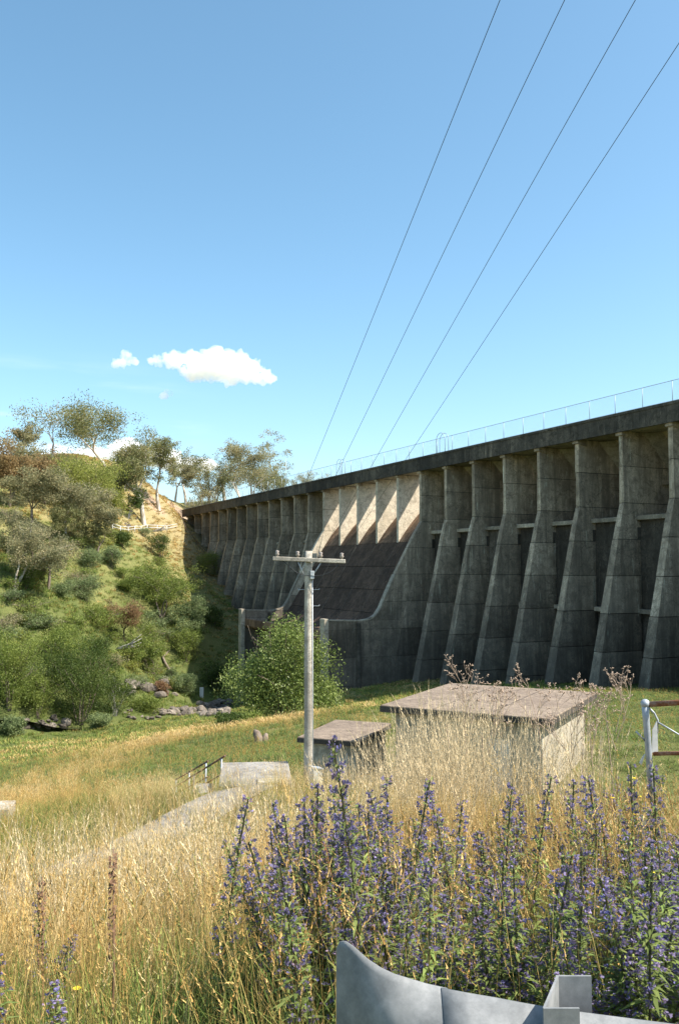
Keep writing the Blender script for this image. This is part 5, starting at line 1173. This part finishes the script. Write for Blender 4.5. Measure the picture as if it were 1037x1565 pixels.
for i, (px, tp_, yy, w_, lb) in enumerate([(708, 998, 7.2, 30, 'tallest brown dead weed in front of the left half of the hut roof'), (740, 1024, 7.4, 20, 'shorter dead weed right of the tallest one'), (822, 1014, 7.3, 34, 'branching dead weed in front of the far edge of the hut roof'),
                             (868, 1042, 7.0, 30, 'leaning dead weed near the right corner of the hut roof'), (935, 1006, 7.4, 50, 'widest dead weed standing in front of the lawn right of the hut'), (898, 1030, 7.8, 30, 'thin dead weed between the hut roof and the lawn')]):
    weed(px, tp_, yy, w_, lb, 40 + i)
# dark dock stalks on the left
for i, (px, tp_, yy, lb) in enumerate([(180, 1298, 3.4, 'dark brown upright dock stalk standing alone in the foreground grass'), (75, 1340, 3.6, 'smaller dark dock stalk near the left edge')]):
    X = ray(px, 870)[0] * yy; z = h1(X, yy); H = ray(px, tp_)[1] * yy - z; q = MB(); r = random.Random(i); q.tube([(0, 0, 0), (.01, 0, H * .5), (.0, 0, H)], [.006, .005, .002], 5)
    for k in range(150):
        f = r.uniform(.55, .98); a = r.uniform(0, 6.28); c_ = Vector((math.cos(a) * .012, math.sin(a) * .012, H * f)); u_ = Vector((r.gauss(0, 1), r.gauss(0, 1), r.gauss(0, 1))).normalized() * .007; v_ = u_.orthogonal().normalized() * .006; q.add([c_ - u_, c_ + v_, c_ + u_, c_ - v_], [(0, 1, 2, 3)])
    dk = dm.copy() if i == 0 else dk; dk.node_tree.nodes['Principled BSDF'].inputs['Base Color'].default_value = (.16, .09, .05, 1)
    o = q.build('dock_stalk', dk, recalc=False); o.location = (X, yy, z); tag(o, lb, 'weed')

# ------------------------------------------------------------------ fair weather clouds, far behind the dam
cm = bpy.data.materials.new('cloud_vapour'); cm.use_nodes = True; n = cm.node_tree; n.nodes.clear()
pv = n.nodes.new('ShaderNodeVolumeScatter'); pv.inputs['Color'].default_value = (1, 1, 1, 1); pv.inputs['Anisotropy'].default_value = .2
pv.inputs['Density'].default_value = .05
mo = n.nodes.new('ShaderNodeOutputMaterial'); n.links.new(pv.outputs[0], mo.inputs['Volume'])
def cloud(blobs, Y, label, seed):
    """blobs: px, py, half width px, half height px"""
    r = random.Random(seed); bm = bmesh.new(); k = Y / FPX; c0 = Vector(at(sum(b[0] for b in blobs) / len(blobs), sum(b[1] for b in blobs) / len(blobs), Y))
    for px, py, a, b2 in blobs:
        c = Vector(at(px, py, Y)) - c0; m_ = Matrix.Translation(c + Vector((0, r.uniform(-1, 1) * a * k * .3, 0))) @ Matrix.Diagonal((a * k, a * k * .8, b2 * k, 1))
        bmesh.ops.create_icosphere(bm, subdivisions=4, radius=1, matrix=m_)
    me = bpy.data.meshes.new('cloud'); bm.to_mesh(me); bm.free(); me.materials.append(cm)
    o = link(bpy.data.objects.new('cloud', me)); o.location = c0; tag(o, label, 'cloud')
    rm = o.modifiers.new('r', 'REMESH'); rm.mode = 'VOXEL'; rm.voxel_size = 2.2 * Y / 1500
    tx = bpy.data.textures.new('puffs', 'CLOUDS'); tx.noise_scale = 22; tx.noise_depth = 4
    dm_ = o.modifiers.new('d', 'DISPLACE'); dm_.texture = tx; dm_.strength = 24; dm_.mid_level = .5
    tx2 = bpy.data.textures.new('wisps', 'CLOUDS'); tx2.noise_scale = 11; tx2.noise_depth = 5; d2 = o.modifiers.new('e', 'DISPLACE'); d2.texture = tx2; d2.strength = 22; d2.mid_level = .5
    return o
cloud([(245, 551, 17, 6), (270, 550, 24, 12), (300, 556, 32, 17), (335, 558, 40, 22), (365, 562, 34, 19), (388, 570, 24, 13), (405, 578, 16, 7), (350, 574, 36, 9), (310, 572, 30, 9)], 1500, 'larger white fair weather cloud above the left hill', 1)
cloud([(182, 552, 9, 5), (194, 547, 12, 9), (203, 553, 9, 6)], 1500, 'smaller white puff of cloud left of the larger one', 2)
cloud([(254, 601, 6, 3), (260, 602, 5, 3)], 1500, 'tiny wisp of cloud under the larger white one', 3)
cloud([(150, 700, 40, 14), (195, 690, 30, 18), (240, 698, 40, 15), (290, 712, 45, 10), (100, 705, 50, 10)], 2600, 'white cloud low on the horizon behind the gum trees', 4)
